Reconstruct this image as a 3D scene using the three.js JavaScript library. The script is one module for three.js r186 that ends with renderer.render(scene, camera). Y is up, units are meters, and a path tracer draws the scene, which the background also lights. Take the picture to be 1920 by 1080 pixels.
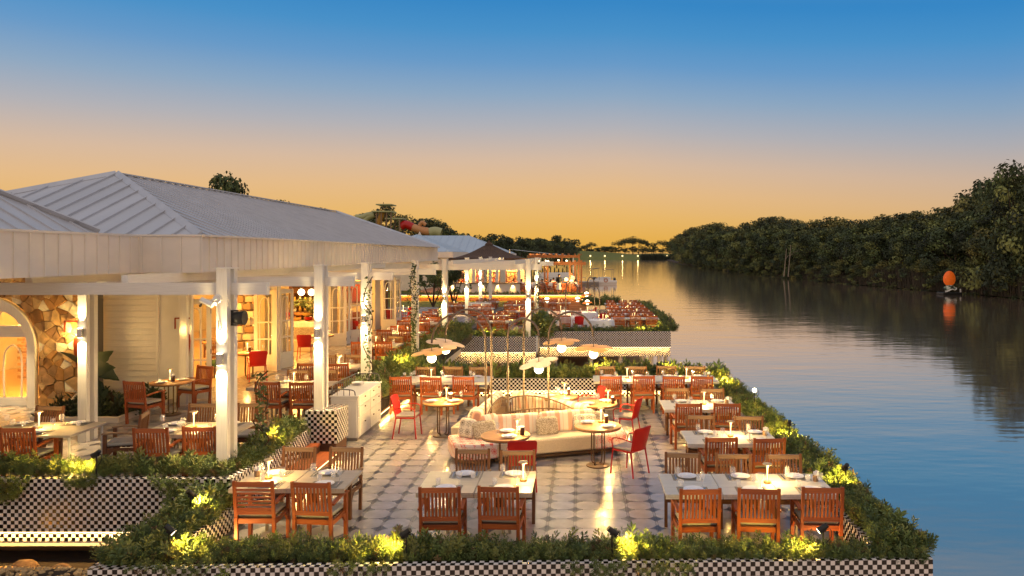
import * as THREE from 'three';
import { mergeGeometries, mergeVertices } from 'three/addons/utils/BufferGeometryUtils.js';
import { RoundedBoxGeometry } from 'three/addons/geometries/RoundedBoxGeometry.js';
import { MarchingCubes } from 'three/addons/objects/MarchingCubes.js';

// ---------- camera, sky, sun, exposure ----------
const EYE = 3.94, F = 1420, CX = 1088, CY = 476;            // eye height in metres; lens in pixels of a 1920 x 1080 frame
const scene = new THREE.Scene();
const camera = new THREE.PerspectiveCamera(2 * Math.atan(540 / F) * 180 / Math.PI, 16 / 9, 0.1, 3000);
camera.position.set(0, EYE, 0);
camera.lookAt(0, EYE, -100);
camera.setViewOffset(1920, 1080, 960 - CX, 540 - CY, 1920, 1080);   // shifted lens
scene.add(camera);
const renderer = new THREE.WebGLRenderer({ antialias: true });
renderer.setSize(1024, 576);
renderer.toneMapping = THREE.LinearToneMapping;
renderer.toneMappingExposure = 1.0;
renderer.shadowMap.enabled = true;
const lin = (c) => { c /= 255; return c <= 0.04045 ? c / 12.92 : Math.pow((c + 0.055) / 1.055, 2.4); };
{ // dusk sky: amber at the horizon, blue above, pale pink arch opposite the sunset
  const W = 1024, H = 512, d = new Float32Array(W * H * 4);
  const front = [[-90, 120, 95, 60], [-2, 220, 165, 75], [0, 228, 170, 70], [1.2, 232, 177, 82], [3, 233, 184, 108], [5, 229, 187, 136], [7, 215, 186, 160], [9.4, 180, 178, 182],
    [11.8, 142, 168, 194], [14.1, 104, 154, 200], [16.3, 74, 145, 200], [18.6, 54, 134, 197], [21, 80, 138, 192], [25, 122, 150, 186], [32, 164, 168, 180], [50, 186, 182, 186], [90, 192, 190, 196]];
  const back = [[-90, 120, 95, 80], [0, 230, 204, 180], [8, 241, 215, 194], [18, 240, 218, 204], [30, 232, 216, 208], [45, 214, 208, 208], [60, 198, 196, 202], [90, 190, 190, 198]];
  const at = (t, e) => { let i = 1; while (i < t.length - 1 && t[i][0] < e) i++; const a = t[i - 1], b = t[i], k = Math.min(1, Math.max(0, (e - a[0]) / (b[0] - a[0]))); return [1, 2, 3].map((c) => lin(a[c]) * (1 - k) + lin(b[c]) * k); };
  for (let r = 0; r < H; r++) {
    const el = ((r + 0.5) / H - 0.5) * 180, b = at(back, el);
    for (let c = 0; c < W; c++) {
      const az = ((c + 0.5) / W - 0.5) * 2 * Math.PI, fwd = -Math.sin(az), side = Math.cos(az);    // fwd 1 towards -z, side 1 towards +x
      const e2 = Math.min(1, Math.max(0, (Math.atan2(side, Math.max(0.001, fwd)) * 57.3 - 3) / 26)), f = at(front, el > 0 ? el + 2.3 * e2 * Math.min(1, el / 3) : el), dk = 1 - 0.14 * e2 * Math.max(0, 1 - el / 14);
      let k = Math.min(1, Math.max(0, (0.45 - fwd) / 1.1)); k = k * k * (3 - 2 * k);
      for (let j = 0; j < 3; j++) d[(r * W + c) * 4 + j] = f[j] * dk * (1 - k) + b[j] * k;
      d[(r * W + c) * 4 + 3] = 1;
    }
  }
  const t = new THREE.DataTexture(d, W, H, THREE.RGBAFormat, THREE.FloatType);
  t.mapping = THREE.EquirectangularReflectionMapping; t.magFilter = t.minFilter = THREE.LinearFilter; t.needsUpdate = true;
  scene.background = t; scene.environment = t;
}
const sun = new THREE.DirectionalLight(new THREE.Color(1, 0.62, 0.36), 0.32);   // afterglow low on the left ahead
sun.position.set(-62, 13, -66); sun.target.position.set(0, 0, -20); sun.shadow.radius = 30; sun.castShadow = true;
Object.assign(sun.shadow.camera, { left: -60, right: 60, top: 60, bottom: -60, near: 1, far: 400 });
scene.add(sun, sun.target);

// ---------- helpers ----------
let seed = 7;
const rnd = () => { seed = (seed + 0x6d2b79f5) | 0; let t = Math.imul(seed ^ (seed >>> 15), 1 | seed); t = (t + Math.imul(t ^ (t >>> 7), 61 | t)) ^ t; return ((t ^ (t >>> 14)) >>> 0) / 4294967296; };
const rr = (a, b) => a + (b - a) * rnd();
const PI = Math.PI, V3 = (x, y, z) => new THREE.Vector3(x, y, z);
const X = (px, D) => (px - CX) * D / F, Y = (py, D) => EYE - (py - CY) * D / F;     // metres from the survey of the photograph
const DF = (py, h = 0) => F * (EYE - h) / (py - CY);
const used = new Map();
function numbered(n) { const k = used.get(n) ?? 0; used.set(n, k + 1); return k ? `${n}_${String(k).padStart(3, '0')}` : n; }
function thing(name, label, category, [x, y, z] = [0, 0, 0], ry = 0, group) {
  const o = new THREE.Group(); o.name = numbered(name); o.position.set(x, y, z); o.rotation.y = ry; o.userData = { label, category }; if (group) o.userData.group = group; scene.add(o); return o;
}
function dup(src, label, [x, y, z], ry = 0, group) {
  const o = src.clone(); o.name = numbered(src.name.replace(/_\d{3}$/, '')); o.position.set(x, y, z); o.rotation.y = ry; o.userData = { ...src.userData, label }; if (group) o.userData.group = group; scene.add(o); return o;
}
function part(name, geo, mat, parent) { const m = new THREE.Mesh(Array.isArray(geo) ? mg(geo) : geo, mat); m.name = name; m.castShadow = m.receiveShadow = true; parent?.add(m); return m; }
function grp(name, parent) { const g = new THREE.Group(); g.name = name; parent.add(g); return g; }
function struct(name, geo, mat) { const m = part(name, geo, mat, scene); m.userData.kind = 'structure'; m.name = numbered(name); return m; }
function stuff(o) { o.userData.kind = 'stuff'; return o; }
function mg(list) {
  const keepColor = list.every((g) => g.attributes.color);
  const l = list.map((g) => { const h = g.index ? g.toNonIndexed() : g; for (const k of Object.keys(h.attributes)) if (!['position', 'normal', 'uv'].includes(k) && !(k === 'color' && keepColor)) h.deleteAttribute(k); if (!h.attributes.uv) h.setAttribute('uv', new THREE.BufferAttribute(new Float32Array(h.attributes.position.count * 2), 2)); return h; });
  return mergeGeometries(l);
}
const M4 = new THREE.Matrix4(), Q = new THREE.Quaternion(), EU = new THREE.Euler();
function tf(g, x = 0, y = 0, z = 0, rx = 0, ry = 0, rz = 0, s = 1) { g.applyMatrix4(new THREE.Matrix4().compose(V3(x, y, z), new THREE.Quaternion().setFromEuler(new THREE.Euler(rx, ry, rz)), Array.isArray(s) ? V3(...s) : V3(s, s, s))); return g; }
// box with uv in metres, v along the longest side
function box(w, h, d, x = 0, y = 0, z = 0, rx = 0, ry = 0, rz = 0) {
  const g = new THREE.BoxGeometry(w, h, d), p = g.attributes.position, n = g.attributes.normal, u = g.attributes.uv, L = w >= h && w >= d ? 0 : h >= d ? 1 : 2, o = rnd() * 3, o2 = rnd() * 3;
  for (let i = 0; i < p.count; i++) {
    const N = [Math.abs(n.getX(i)), Math.abs(n.getY(i)), Math.abs(n.getZ(i))], ax = N[0] > 0.5 ? [1, 2] : N[1] > 0.5 ? [0, 2] : [0, 1], P = [p.getX(i), p.getY(i), p.getZ(i)];
    const v = ax.includes(L) ? L : ax[1], q = ax[0] === v ? ax[1] : ax[0];
    u.setXY(i, P[q] + o, P[v] + o2);
  }
  return tf(g, x, y, z, rx, ry, rz);
}
function rbox(w, h, d, r, x = 0, y = 0, z = 0, rx = 0, ry = 0, rz = 0, seg = 3) { return tf(new RoundedBoxGeometry(w, h, d, seg, r), x, y, z, rx, ry, rz); }
function cyl(r0, r1, h, x = 0, y = 0, z = 0, n = 16, rx = 0, rz = 0) { return tf(new THREE.CylinderGeometry(r0, r1, h, n), x, y, z, rx, 0, rz); }
// bar between two points
function bar(a, b, r, n = 8, r1 = r) { const A = V3(...a), B = V3(...b), d = B.clone().sub(A), g = new THREE.CylinderGeometry(r1, r, d.length(), n); g.applyQuaternion(new THREE.Quaternion().setFromUnitVectors(V3(0, 1, 0), d.normalize())); return g.translate((A.x + B.x) / 2, (A.y + B.y) / 2, (A.z + B.z) / 2); }
function tube(pts, r, seg = 24, n = 8, closed = false) { return new THREE.TubeGeometry(new THREE.CatmullRomCurve3(pts.map((p) => V3(...p)), closed, 'centripetal'), seg, r, n, closed); }
function lathe(pts, n = 24) { return new THREE.LatheGeometry(pts.map((p) => new THREE.Vector2(...p)), n); }
// squared bar between two points (timber), w across, t thick
function timber(a, b, w, t) { const A = V3(...a), B = V3(...b), d = B.clone().sub(A), L = d.length(), g = box(w, L, t); g.applyQuaternion(new THREE.Quaternion().setFromUnitVectors(V3(0, 1, 0), d.normalize())); return g.translate((A.x + B.x) / 2, (A.y + B.y) / 2, (A.z + B.z) / 2); }
// flat polygon prism: outline in (u, v) placed by a matrix; thickness t along +w
function prism(pts, t, bevel = 0) { const s = new THREE.Shape(pts.map((p) => new THREE.Vector2(...p))); return new THREE.ExtrudeGeometry(s, { depth: t, bevelEnabled: bevel > 0, bevelSize: bevel, bevelThickness: bevel, bevelSegments: 1, curveSegments: 8 }); }
// triangles from corner lists (each a convex polygon), flat shaded
function poly(faces) {
  const p = []; for (const f of faces) for (let i = 1; i < f.length - 1; i++) p.push(...f[0], ...f[i], ...f[i + 1]);
  const g = new THREE.BufferGeometry(); g.setAttribute('position', new THREE.Float32BufferAttribute(p, 3)); g.computeVertexNormals();
  const u = []; for (let i = 0; i < p.length; i += 3) u.push(p[i] + p[i + 2] * 0.37, p[i + 1] + p[i + 2] * 0.5); g.setAttribute('uv', new THREE.Float32BufferAttribute(u, 2)); return g;
}
// slab: convex polygon in 3-D, thickened along its normal by t (outwards) 
function slab(f, t) {
  const a = V3(...f[0]), n = V3(...f[1]).sub(a).cross(V3(...f[2]).sub(a)).normalize().multiplyScalar(t), top = f.map((q) => [q[0] + n.x, q[1] + n.y, q[2] + n.z]), faces = [top, [...f].reverse()];
  for (let i = 0; i < f.length; i++) { const j = (i + 1) % f.length; faces.push([f[i], f[j], top[j], top[i]]); }
  return poly(faces);
}
function spot(x, y, z, tx, ty, tz, I, ang, color, r = 1, pen = 0.6) { const s = new THREE.SpotLight(color, I, 0, ang, pen, 2); s.position.set(x, y, z); s.target.position.set(tx, ty, tz); s.shadow.radius = r; s.castShadow = true; s.name = numbered('spot'); scene.add(s, s.target); return s; }
function point(x, y, z, I, color, r = 1, parent = scene) { const s = new THREE.PointLight(color, I, 0, 2); s.position.set(x, y, z); s.shadow.radius = r; s.castShadow = true; s.name = 'bulb_glow'; parent.add(s); return s; }
function area(w, h, at, to, I, color) { const s = new THREE.RectAreaLight(color, I, w, h); s.position.set(...at); s.lookAt(...to); s.name = 'strip_glow'; scene.add(s); return s; }
const ONES = ['', 'first', 'second', 'third', 'fourth', 'fifth', 'sixth', 'seventh', 'eighth', 'ninth', 'tenth', 'eleventh', 'twelfth', 'thirteenth', 'fourteenth', 'fifteenth', 'sixteenth', 'seventeenth', 'eighteenth', 'nineteenth', 'twentieth'];
const nth = (n) => n <= 20 ? ONES[n] : n % 10 ? ['', '', 'twenty', 'thirty', 'forty', 'fifty'][Math.floor(n / 10)] + '-' + ONES[n % 10] : ['', '', 'twentieth', 'thirtieth', 'fortieth', 'fiftieth'][n / 10];
const WARM = new THREE.Color(1, 0.6, 0.17), WARMER = new THREE.Color(1, 0.47, 0.07), SOFT = new THREE.Color(1, 0.64, 0.22), YEL = new THREE.Color(1, 0.68, 0.1);

// ---------- textures ----------
const hash = (x, y, s) => { let h = Math.imul(x, 374761393) ^ Math.imul(y, 668265263) ^ Math.imul(s, 974634777); h = Math.imul(h ^ (h >>> 13), 1274126177); return ((h ^ (h >>> 16)) >>> 0) / 4294967296; };
function vnoise(x, y, px, py, s) { const X0 = Math.floor(x), Y0 = Math.floor(y), fx = x - X0, fy = y - Y0, a = fx * fx * (3 - 2 * fx), b = fy * fy * (3 - 2 * fy), w = (v, m) => ((v % m) + m) % m, x0 = w(X0, px), x1 = w(X0 + 1, px), y0 = w(Y0, py), y1 = w(Y0 + 1, py); return (hash(x0, y0, s) * (1 - a) + hash(x1, y0, s) * a) * (1 - b) + (hash(x0, y1, s) * (1 - a) + hash(x1, y1, s) * a) * b; }
function fbm(u, v, fx, fy, o, s) { let t = 0, a = 0.5, n = 0; for (let i = 0; i < o; i++) { t += a * vnoise(u * fx, v * fy, fx, fy, s + i); n += a; a *= 0.5; fx *= 2; fy *= 2; } return t / n; }
function tex(w, h, fn, srgb, rep) {
  const d = new Uint8Array(w * h * 4); for (let y = 0; y < h; y++) for (let x = 0; x < w; x++) { const c = fn(x / w, y / h), i = (y * w + x) * 4; if (typeof c === 'number') d[i] = d[i + 1] = d[i + 2] = c * 255; else { d[i] = c[0]; d[i + 1] = c[1]; d[i + 2] = c[2]; } d[i + 3] = 255; }
  const t = new THREE.DataTexture(d, w, h); t.wrapS = t.wrapT = THREE.RepeatWrapping; t.magFilter = THREE.LinearFilter; t.minFilter = THREE.LinearMipmapLinearFilter; t.generateMipmaps = true; if (srgb) t.colorSpace = THREE.SRGBColorSpace; if (rep) t.repeat.set(...rep); t.needsUpdate = true; return t;
}
const mixc = (a, b, k) => [0, 1, 2].map((i) => a[i] + (b[i] - a[i]) * k);
function woodTex(a, b, c, s) { return tex(256, 512, (u, v) => { const warp = fbm(u, v, 3, 2, 2, s) * 0.25, g = fbm(u + warp, v, 24, 2, 3, s + 9), f = fbm(u, v, 96, 5, 2, s + 20), k = Math.min(1, Math.max(0, g * 1.3 - 0.15)); let r = mixc(a, b, k); r = mixc(r, c, Math.max(0, f - 0.55) * 1.4); return r; }, true, [3, 1.2]); }
function greyTex(base, amp, fx, fy, o, s, rep, size = 256) { return tex(size, size, (u, v) => { const k = (fbm(u, v, fx, fy, o, s) - 0.5) * 2 * amp; return base.map((c) => Math.min(255, Math.max(0, c * (1 + k)))); }, true, rep); }
const bumpN = (fx, fy, o, s, rep, size = 256) => tex(size, size, (u, v) => fbm(u, v, fx, fy, o, s), false, rep);
const std = (o) => new THREE.MeshStandardMaterial(o), phy = (o) => new THREE.MeshPhysicalMaterial(o);
const grainB = tex(128, 256, (u, v) => fbm(u, v, 48, 3, 3, 71), false, [4, 1.2]), fineB = bumpN(32, 32, 3, 5, [3, 3]), weaveB = tex(128, 128, (u, v) => 0.5 + 0.25 * Math.sin(u * PI * 64) * Math.sin(v * PI * 64) + 0.2 * fbm(u, v, 16, 16, 2, 3), false, [4, 4]);
const M = {
  teak: std({ map: woodTex([170, 84, 28], [130, 58, 16], [80, 33, 10], 11), bumpMap: grainB, bumpScale: 0.0012, roughness: 0.55 }),
  teakB: std({ map: woodTex([180, 94, 34], [142, 66, 22], [92, 41, 14], 17), bumpMap: grainB, bumpScale: 0.0012, roughness: 0.55 }),
  weather: std({ map: woodTex([124, 80, 46], [96, 58, 32], [60, 38, 24], 23), bumpMap: grainB, bumpScale: 0.0015, roughness: 0.7 }),
  driftwood: std({ map: woodTex([156, 128, 100], [130, 102, 78], [92, 72, 56], 29), bumpMap: grainB, bumpScale: 0.0015, roughness: 0.7 }),
  limed: std({ map: woodTex([184, 172, 158], [166, 154, 138], [122, 110, 98], 31), bumpMap: grainB, bumpScale: 0.001, roughness: 0.42 }),
  limedW: std({ map: woodTex([202, 199, 193], [188, 183, 176], [152, 146, 138], 37), bumpMap: grainB, bumpScale: 0.001, roughness: 0.4 }),
  oak: std({ map: woodTex([198, 152, 100], [178, 130, 80], [140, 98, 58], 41), bumpMap: grainB, bumpScale: 0.001, roughness: 0.5 }),
  cladWood: std({ map: woodTex([168, 112, 68], [140, 88, 52], [98, 60, 36], 43), bumpMap: grainB, bumpScale: 0.002, roughness: 0.7 }),
  darkWood: std({ map: woodTex([92, 56, 34], [70, 40, 24], [44, 26, 16], 47), bumpMap: grainB, bumpScale: 0.002, roughness: 0.7 }),
  white: std({ map: greyTex([226, 222, 214], 0.035, 6, 6, 4, 51, [0.6, 0.6]), bumpMap: fineB, bumpScale: 0.0006, roughness: 0.5 }),
  whiteWood: std({ map: woodTex([230, 225, 216], [220, 214, 204], [200, 192, 180], 53), bumpMap: grainB, bumpScale: 0.0008, roughness: 0.45 }),
  plaster: std({ map: greyTex([214, 204, 188], 0.05, 5, 5, 5, 55, [0.5, 0.5]), bumpMap: fineB, bumpScale: 0.002, roughness: 0.85 }),
  soffit: std({ map: greyTex([224, 218, 206], 0.03, 5, 5, 4, 56, [0.5, 0.5]), roughness: 0.7 }),
  roofMetal: std({ map: greyTex([190, 190, 194], 0.07, 3, 9, 5, 57, [0.4, 0.4]), roughness: 0.42, metalness: 0.35, bumpMap: bumpN(4, 4, 4, 58, [0.7, 0.7]), bumpScale: 0.004 }),
  fascia: std({ map: greyTex([224, 214, 202], 0.045, 4, 8, 5, 59, [0.5, 0.5]), roughness: 0.45, metalness: 0.1, bumpMap: bumpN(3, 3, 3, 60, [0.8, 0.8]), bumpScale: 0.004 }),
  tileW: std({ color: 0xe6dfda, roughness: 0.22, map: greyTex([246, 244, 242], 0.05, 9, 9, 3, 61, [1, 1]) }),
  tileK: std({ color: 0x0d0a0a, roughness: 0.2 }),
  grout: std({ color: 0x8d857c, roughness: 0.9 }),
  groutD: std({ color: 0x5b5450, roughness: 0.9 }),
  marble: std({ map: greyTex([170, 161, 156], 0.1, 5, 5, 5, 63, [1.2, 1.2], 512), roughness: 0.2, bumpMap: bumpN(6, 6, 3, 64, [2, 2]), bumpScale: 0.0008 }),
  marble2: std({ map: greyTex([157, 149, 145], 0.11, 4, 4, 5, 65, [1.2, 1.2], 512), roughness: 0.24, bumpMap: bumpN(6, 6, 3, 66, [2, 2]), bumpScale: 0.0008 }),
  diamond: std({ map: greyTex([70, 64, 64], 0.16, 8, 8, 4, 67, [2, 2]), roughness: 0.28 }),
  warmTile: std({ map: greyTex([206, 178, 146], 0.1, 5, 5, 5, 69, [1.2, 1.2]), roughness: 0.35 }),
  bronze: std({ color: 0x6d5641, roughness: 0.4, metalness: 0.75 }),
  poleMetal: std({ color: 0x77685a, roughness: 0.45, metalness: 0.45 }),
  steel: std({ color: 0xb8b8b8, roughness: 0.22, metalness: 0.95 }),
  railSteel: std({ color: 0x777370, roughness: 0.35, metalness: 0.8 }),
  black: std({ color: 0x121212, roughness: 0.5 }),
  red: std({ color: 0xb3140e, roughness: 0.4 }),
  redMesh: std({ color: 0xc41a10, roughness: 0.5, side: THREE.DoubleSide, bumpMap: weaveB, bumpScale: 0.001 }),
  cushion: std({ map: greyTex([168, 162, 152], 0.08, 40, 40, 2, 73, [3, 3]), roughness: 0.95, bumpMap: weaveB, bumpScale: 0.002 }),
  mat: std({ map: tex(128, 128, (u, v) => { const k = 0.8 + 0.35 * ((Math.floor(u * 32) + Math.floor(v * 32)) % 2) * fbm(u, v, 30, 30, 1, 3); return [142 * k, 136 * k, 128 * k]; }, true, [3, 3]), roughness: 0.9 }),
  china: std({ color: 0xe9e6ea, roughness: 0.18 }),
  napkin: std({ color: 0xdfdfe6, roughness: 0.9, bumpMap: weaveB, bumpScale: 0.0008 }),
  glass: phy({ color: 0xffffff, transmission: 0.8, thickness: 0, roughness: 0.04, ior: 1.6, side: THREE.DoubleSide }),
  pane: phy({ color: 0xf4f2ec, transmission: 1, thickness: 0, roughness: 0.03, ior: 1.5 }),
  wax: std({ color: 0xd9b98a, roughness: 0.6 }),
  gold: std({ color: 0xc9a05a, roughness: 0.35, metalness: 0.6 }),
  leaf: std({ vertexColors: true, roughness: 0.72, side: THREE.DoubleSide }),
  sprig: std({ color: 0xffffff, roughness: 0.65, side: THREE.DoubleSide }),
  soil: std({ map: greyTex([52, 40, 30], 0.4, 20, 20, 4, 75, [1, 1]), roughness: 1, bumpMap: bumpN(16, 16, 4, 76, [1, 1]), bumpScale: 0.03 }),
  bark: std({ map: woodTex([84, 66, 50], [60, 46, 36], [34, 26, 20], 77), roughness: 0.95, bumpMap: grainB, bumpScale: 0.01 }),
  grass: std({ map: tex(256, 256, (u, v) => { const k = fbm(u, v, 24, 24, 4, 79), q = fbm(u, v, 3, 3, 2, 80); return [74 + 46 * k + 18 * q, 86 + 46 * k, 28 + 16 * k]; }, true, [0.3, 0.3]), roughness: 1, bumpMap: bumpN(40, 40, 3, 81, [0.5, 0.5]), bumpScale: 0.05 }),
  beige: std({ map: greyTex([206, 190, 164], 0.07, 60, 60, 2, 83, [2, 2]), roughness: 0.95, bumpMap: weaveB, bumpScale: 0.002 }),
  speck: std({ map: tex(256, 256, (u, v) => { const k = fbm(u, v, 50, 50, 2, 85) > 0.52 ? 1 : 0; return mixc([206, 192, 168], [128, 112, 92], k * 0.8); }, true, [2.5, 2.5]), roughness: 0.95 }),
  peach: std({ color: 0xe0b79a, roughness: 0.7, side: THREE.DoubleSide }),
  orangeLeather: std({ map: greyTex([206, 120, 40], 0.08, 10, 10, 3, 87, [1, 1]), roughness: 0.6 }),
  rock: std({ map: greyTex([112, 84, 58], 0.3, 6, 6, 4, 33), roughness: 0.95 }),
  copper: std({ color: 0x8c3b1c, roughness: 0.4, metalness: 0.6 }),
};
const glow = (c, i) => std({ color: 0x000000, emissive: c, emissiveIntensity: i, roughness: 1 });
M.bulb = glow(new THREE.Color(1, 0.8, 0.48), 9); M.strip = glow(new THREE.Color(1, 0.72, 0.34), 5); M.lampGlow = glow(new THREE.Color(1, 0.7, 0.3), 3.2); M.lens = glow(new THREE.Color(1, 0.82, 0.5), 14); M.pinGlow = glow(new THREE.Color(1, 0.76, 0.4), 12);
// line pattern and stripes printed on upholstery
function canvasTex(w, h, draw, rep) { const c = document.createElement('canvas'); c.width = w; c.height = h; draw(c.getContext('2d'), w, h); const t = new THREE.CanvasTexture(c); t.colorSpace = THREE.SRGBColorSpace; t.wrapS = t.wrapT = THREE.RepeatWrapping; if (rep) t.repeat.set(...rep); return t; }
function starTex(bg, ink, lw) {
  return canvasTex(256, 256, (g, w) => { g.fillStyle = bg; g.fillRect(0, 0, w, w); g.strokeStyle = ink; g.lineWidth = lw; const L = (a, b, c, d) => { g.beginPath(); g.moveTo(a, b); g.lineTo(c, d); g.stroke(); };
    for (const [ox, oy] of [[0, 0], [128, 128], [128, 0], [0, 128]]) { const big = (ox + oy) % 256 === 0, cx = ox + 64, cy = oy + 64; for (let k = 0; k < (big ? 6 : 3); k++) { const a = k * PI / (big ? 6 : 3) + (big ? 0 : 0.5); L(cx - 64 * Math.cos(a), cy - 64 * Math.sin(a), cx + 64 * Math.cos(a), cy + 64 * Math.sin(a)); } g.beginPath(); for (let k = 0; k <= 6; k++) { const a = k * PI / 3; g[k ? 'lineTo' : 'moveTo'](cx + 42 * Math.cos(a), cy + 42 * Math.sin(a)); } g.stroke(); } }, [3, 3]);
}
M.pinkStar = std({ map: starTex('#ecd2c4', '#e0604e', 6), roughness: 0.95 });
M.greyStar = std({ map: starTex('#e4d8c4', '#7a6650', 5), roughness: 0.95 });
M.stripe = std({ map: canvasTex(256, 32, (g, w, h) => { g.fillStyle = '#ecdfcd'; g.fillRect(0, 0, w, h); g.fillStyle = '#e6b193'; g.fillRect(0, 0, 90, h); g.fillStyle = '#eac6ad'; g.fillRect(150, 0, 14, h); }, [4.2, 1]), roughness: 0.95, bumpMap: weaveB, bumpScale: 0.002 });

// ---------- water, banks and lawns ----------
const WATER = -1.6;
{
  const wave = tex(512, 512, (u, v) => { let s = fbm(u, v, 4, 9, 3, 91) * 0.7 + fbm(u, v, 14, 40, 2, 95) * 0.25 + fbm(u, v, 50, 110, 1, 99) * 0.05; return s; }, false, [0.075, 0.075]);
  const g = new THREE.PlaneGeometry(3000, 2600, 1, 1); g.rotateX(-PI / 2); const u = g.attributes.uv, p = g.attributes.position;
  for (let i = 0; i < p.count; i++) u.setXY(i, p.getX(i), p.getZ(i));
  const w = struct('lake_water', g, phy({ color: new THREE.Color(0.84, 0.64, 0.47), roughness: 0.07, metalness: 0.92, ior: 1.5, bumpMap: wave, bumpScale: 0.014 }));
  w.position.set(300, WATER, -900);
}
function land(name, outline, y, depth, mat) {  // outline of (x, D) corners
  const s = new THREE.Shape(outline.map(([x, D]) => new THREE.Vector2(x, D))), g = new THREE.ExtrudeGeometry(s, { depth, bevelEnabled: false }); g.rotateX(-PI / 2).translate(0, y - depth, 0);
  const p = g.attributes.position, u = g.attributes.uv; for (let i = 0; i < p.count; i++) u.setXY(i, p.getX(i) * 1, p.getZ(i) + p.getY(i)); return struct(name, g, mat);
}
land('left_bank', [[-700, 30], [-9.2, 30], [-9.4, 53.2], [-6.5, 55], [-6.2, 63], [-5, 78], [-9, 120], [-14, 220], [-30, 420], [-20, 700], [-700, 700]], -0.04, 2.2, M.grass);
land('right_bank', [[52, 40], [56, 84], [52, 125], [48.5, 170], [47, 240], [52, 330], [64, 520], [80, 705], [900, 705], [900, 40]], -1.05, 1.4, M.soil);
{ // far shore: low grassy mounds
  const nx = 120, nz = 14, g = new THREE.PlaneGeometry(1300, 260, nx, nz); g.rotateX(-PI / 2); const p = g.attributes.position, u = g.attributes.uv;
  for (let i = 0; i < p.count; i++) { const x = p.getX(i) - 40, t = (130 - p.getZ(i)) / 260, k = Math.min(1, t * 2.6); p.setY(i, -2.2 + 1.5 * Math.min(1, t * 30) + k * (3.2 + 3.6 * Math.exp(-((x + 5) ** 2) / 1200) + 2.2 * vnoise(x * 0.03 + 50, t * 3 + 9, 512, 512, 4)) * (t < 0.03 ? 0 : 1)); p.setX(i, x); u.setXY(i, x, p.getZ(i)); }
  g.translate(0, 0, -830); g.computeVertexNormals(); struct('far_lawn', g, M.grass);
}

// ---------- tiled terraces ----------
const T = 0.056;     // side of the small black and white wall tiles
const tileBox = new THREE.BoxGeometry(T - 0.0045, T - 0.0045, 0.008);
function checker(parent, o, u, v, cols, rows, own = 0, par = 0) { // tiles from corner o along unit vectors u and v, proud of the wall by 4 mm
  const U = V3(...u), Vv = V3(...v), n = U.clone().cross(Vv), B = new THREE.Matrix4().makeBasis(U, Vv, n), l = [[], []]; let k = 0;
  for (let r = rows - 1; r >= 0; r--) for (let c = 0; c < cols; c++) {
    const q = V3(...o).addScaledVector(U, (c + 0.5) * T).addScaledVector(Vv, (r + 0.5) * T), m = B.clone().setPosition(q), b = (c + r + par) & 1;
    if (k < own && c % 2 < 2) { const t = part('tile', tileBox, b ? M.tileK : M.tileW, parent); t.applyMatrix4(m); k++; } else l[b].push(m);
  }
  l.forEach((ms, b) => { if (!ms.length) return; const im = new THREE.InstancedMesh(tileBox, b ? M.tileK : M.tileW, ms.length); ms.forEach((m, i) => im.setMatrixAt(i, m)); im.name = b ? 'black_tiles' : 'white_tiles'; im.castShadow = im.receiveShadow = true; stuff(im); parent.add(im); });
}
// octagon floor tiles 0.4 m apart with grey star inserts and a narrow double line along the length
const P4 = 0.4, octPts = (() => { const a = 0.18, b = 0.197, c = 0.118; const q = []; for (const [sx, sz] of [[1, 1], [-1, 1], [-1, -1], [1, -1]]) { const p1 = [sx * a, sz * (b - c + 0.2 - a)], p2 = [sx * (b - c), sz * b], mid = [sx * ((a + b - c) / 2 + 0.008), sz * ((b - c + 0.2 - a + b) / 2 + 0.008)]; sx * sz > 0 ? q.push(p1, mid, p2) : q.push(p2, mid, p1); } return q; })();
function flatTile(pts, t = 0.008) { const g = prism(pts, t); g.rotateX(PI / 2); const p = g.attributes.position, u = g.attributes.uv; for (let i = 0; i < p.count; i++) u.setXY(i, p.getX(i), p.getZ(i)); return g; }
const octG = flatTile(octPts), octG2 = octG.clone(), octG3 = octG.clone(); { for (const [g, o] of [[octG2, 0.37], [octG3, 0.71]]) { const u = g.attributes.uv; for (let i = 0; i < u.count; i++) u.setXY(i, u.getX(i) + o, u.getY(i) - o * 1.7); } }
const diaG = mg([flatTile([[0.021, 0.093], [0.021, -0.093], [0.062, -0.044], [0.114, 0], [0.062, 0.044]]), flatTile([[-0.021, -0.093], [-0.021, 0.093], [-0.062, 0.044], [-0.114, 0], [-0.062, -0.044]]), flatTile([[-0.0165, -0.11], [0.0165, -0.11], [0.0165, 0.11], [-0.0165, 0.11]])]);
const stripG = flatTile([[-0.0165, 0.114], [0.0165, 0.114], [0.0165, 0.286], [-0.0165, 0.286]]);
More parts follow.
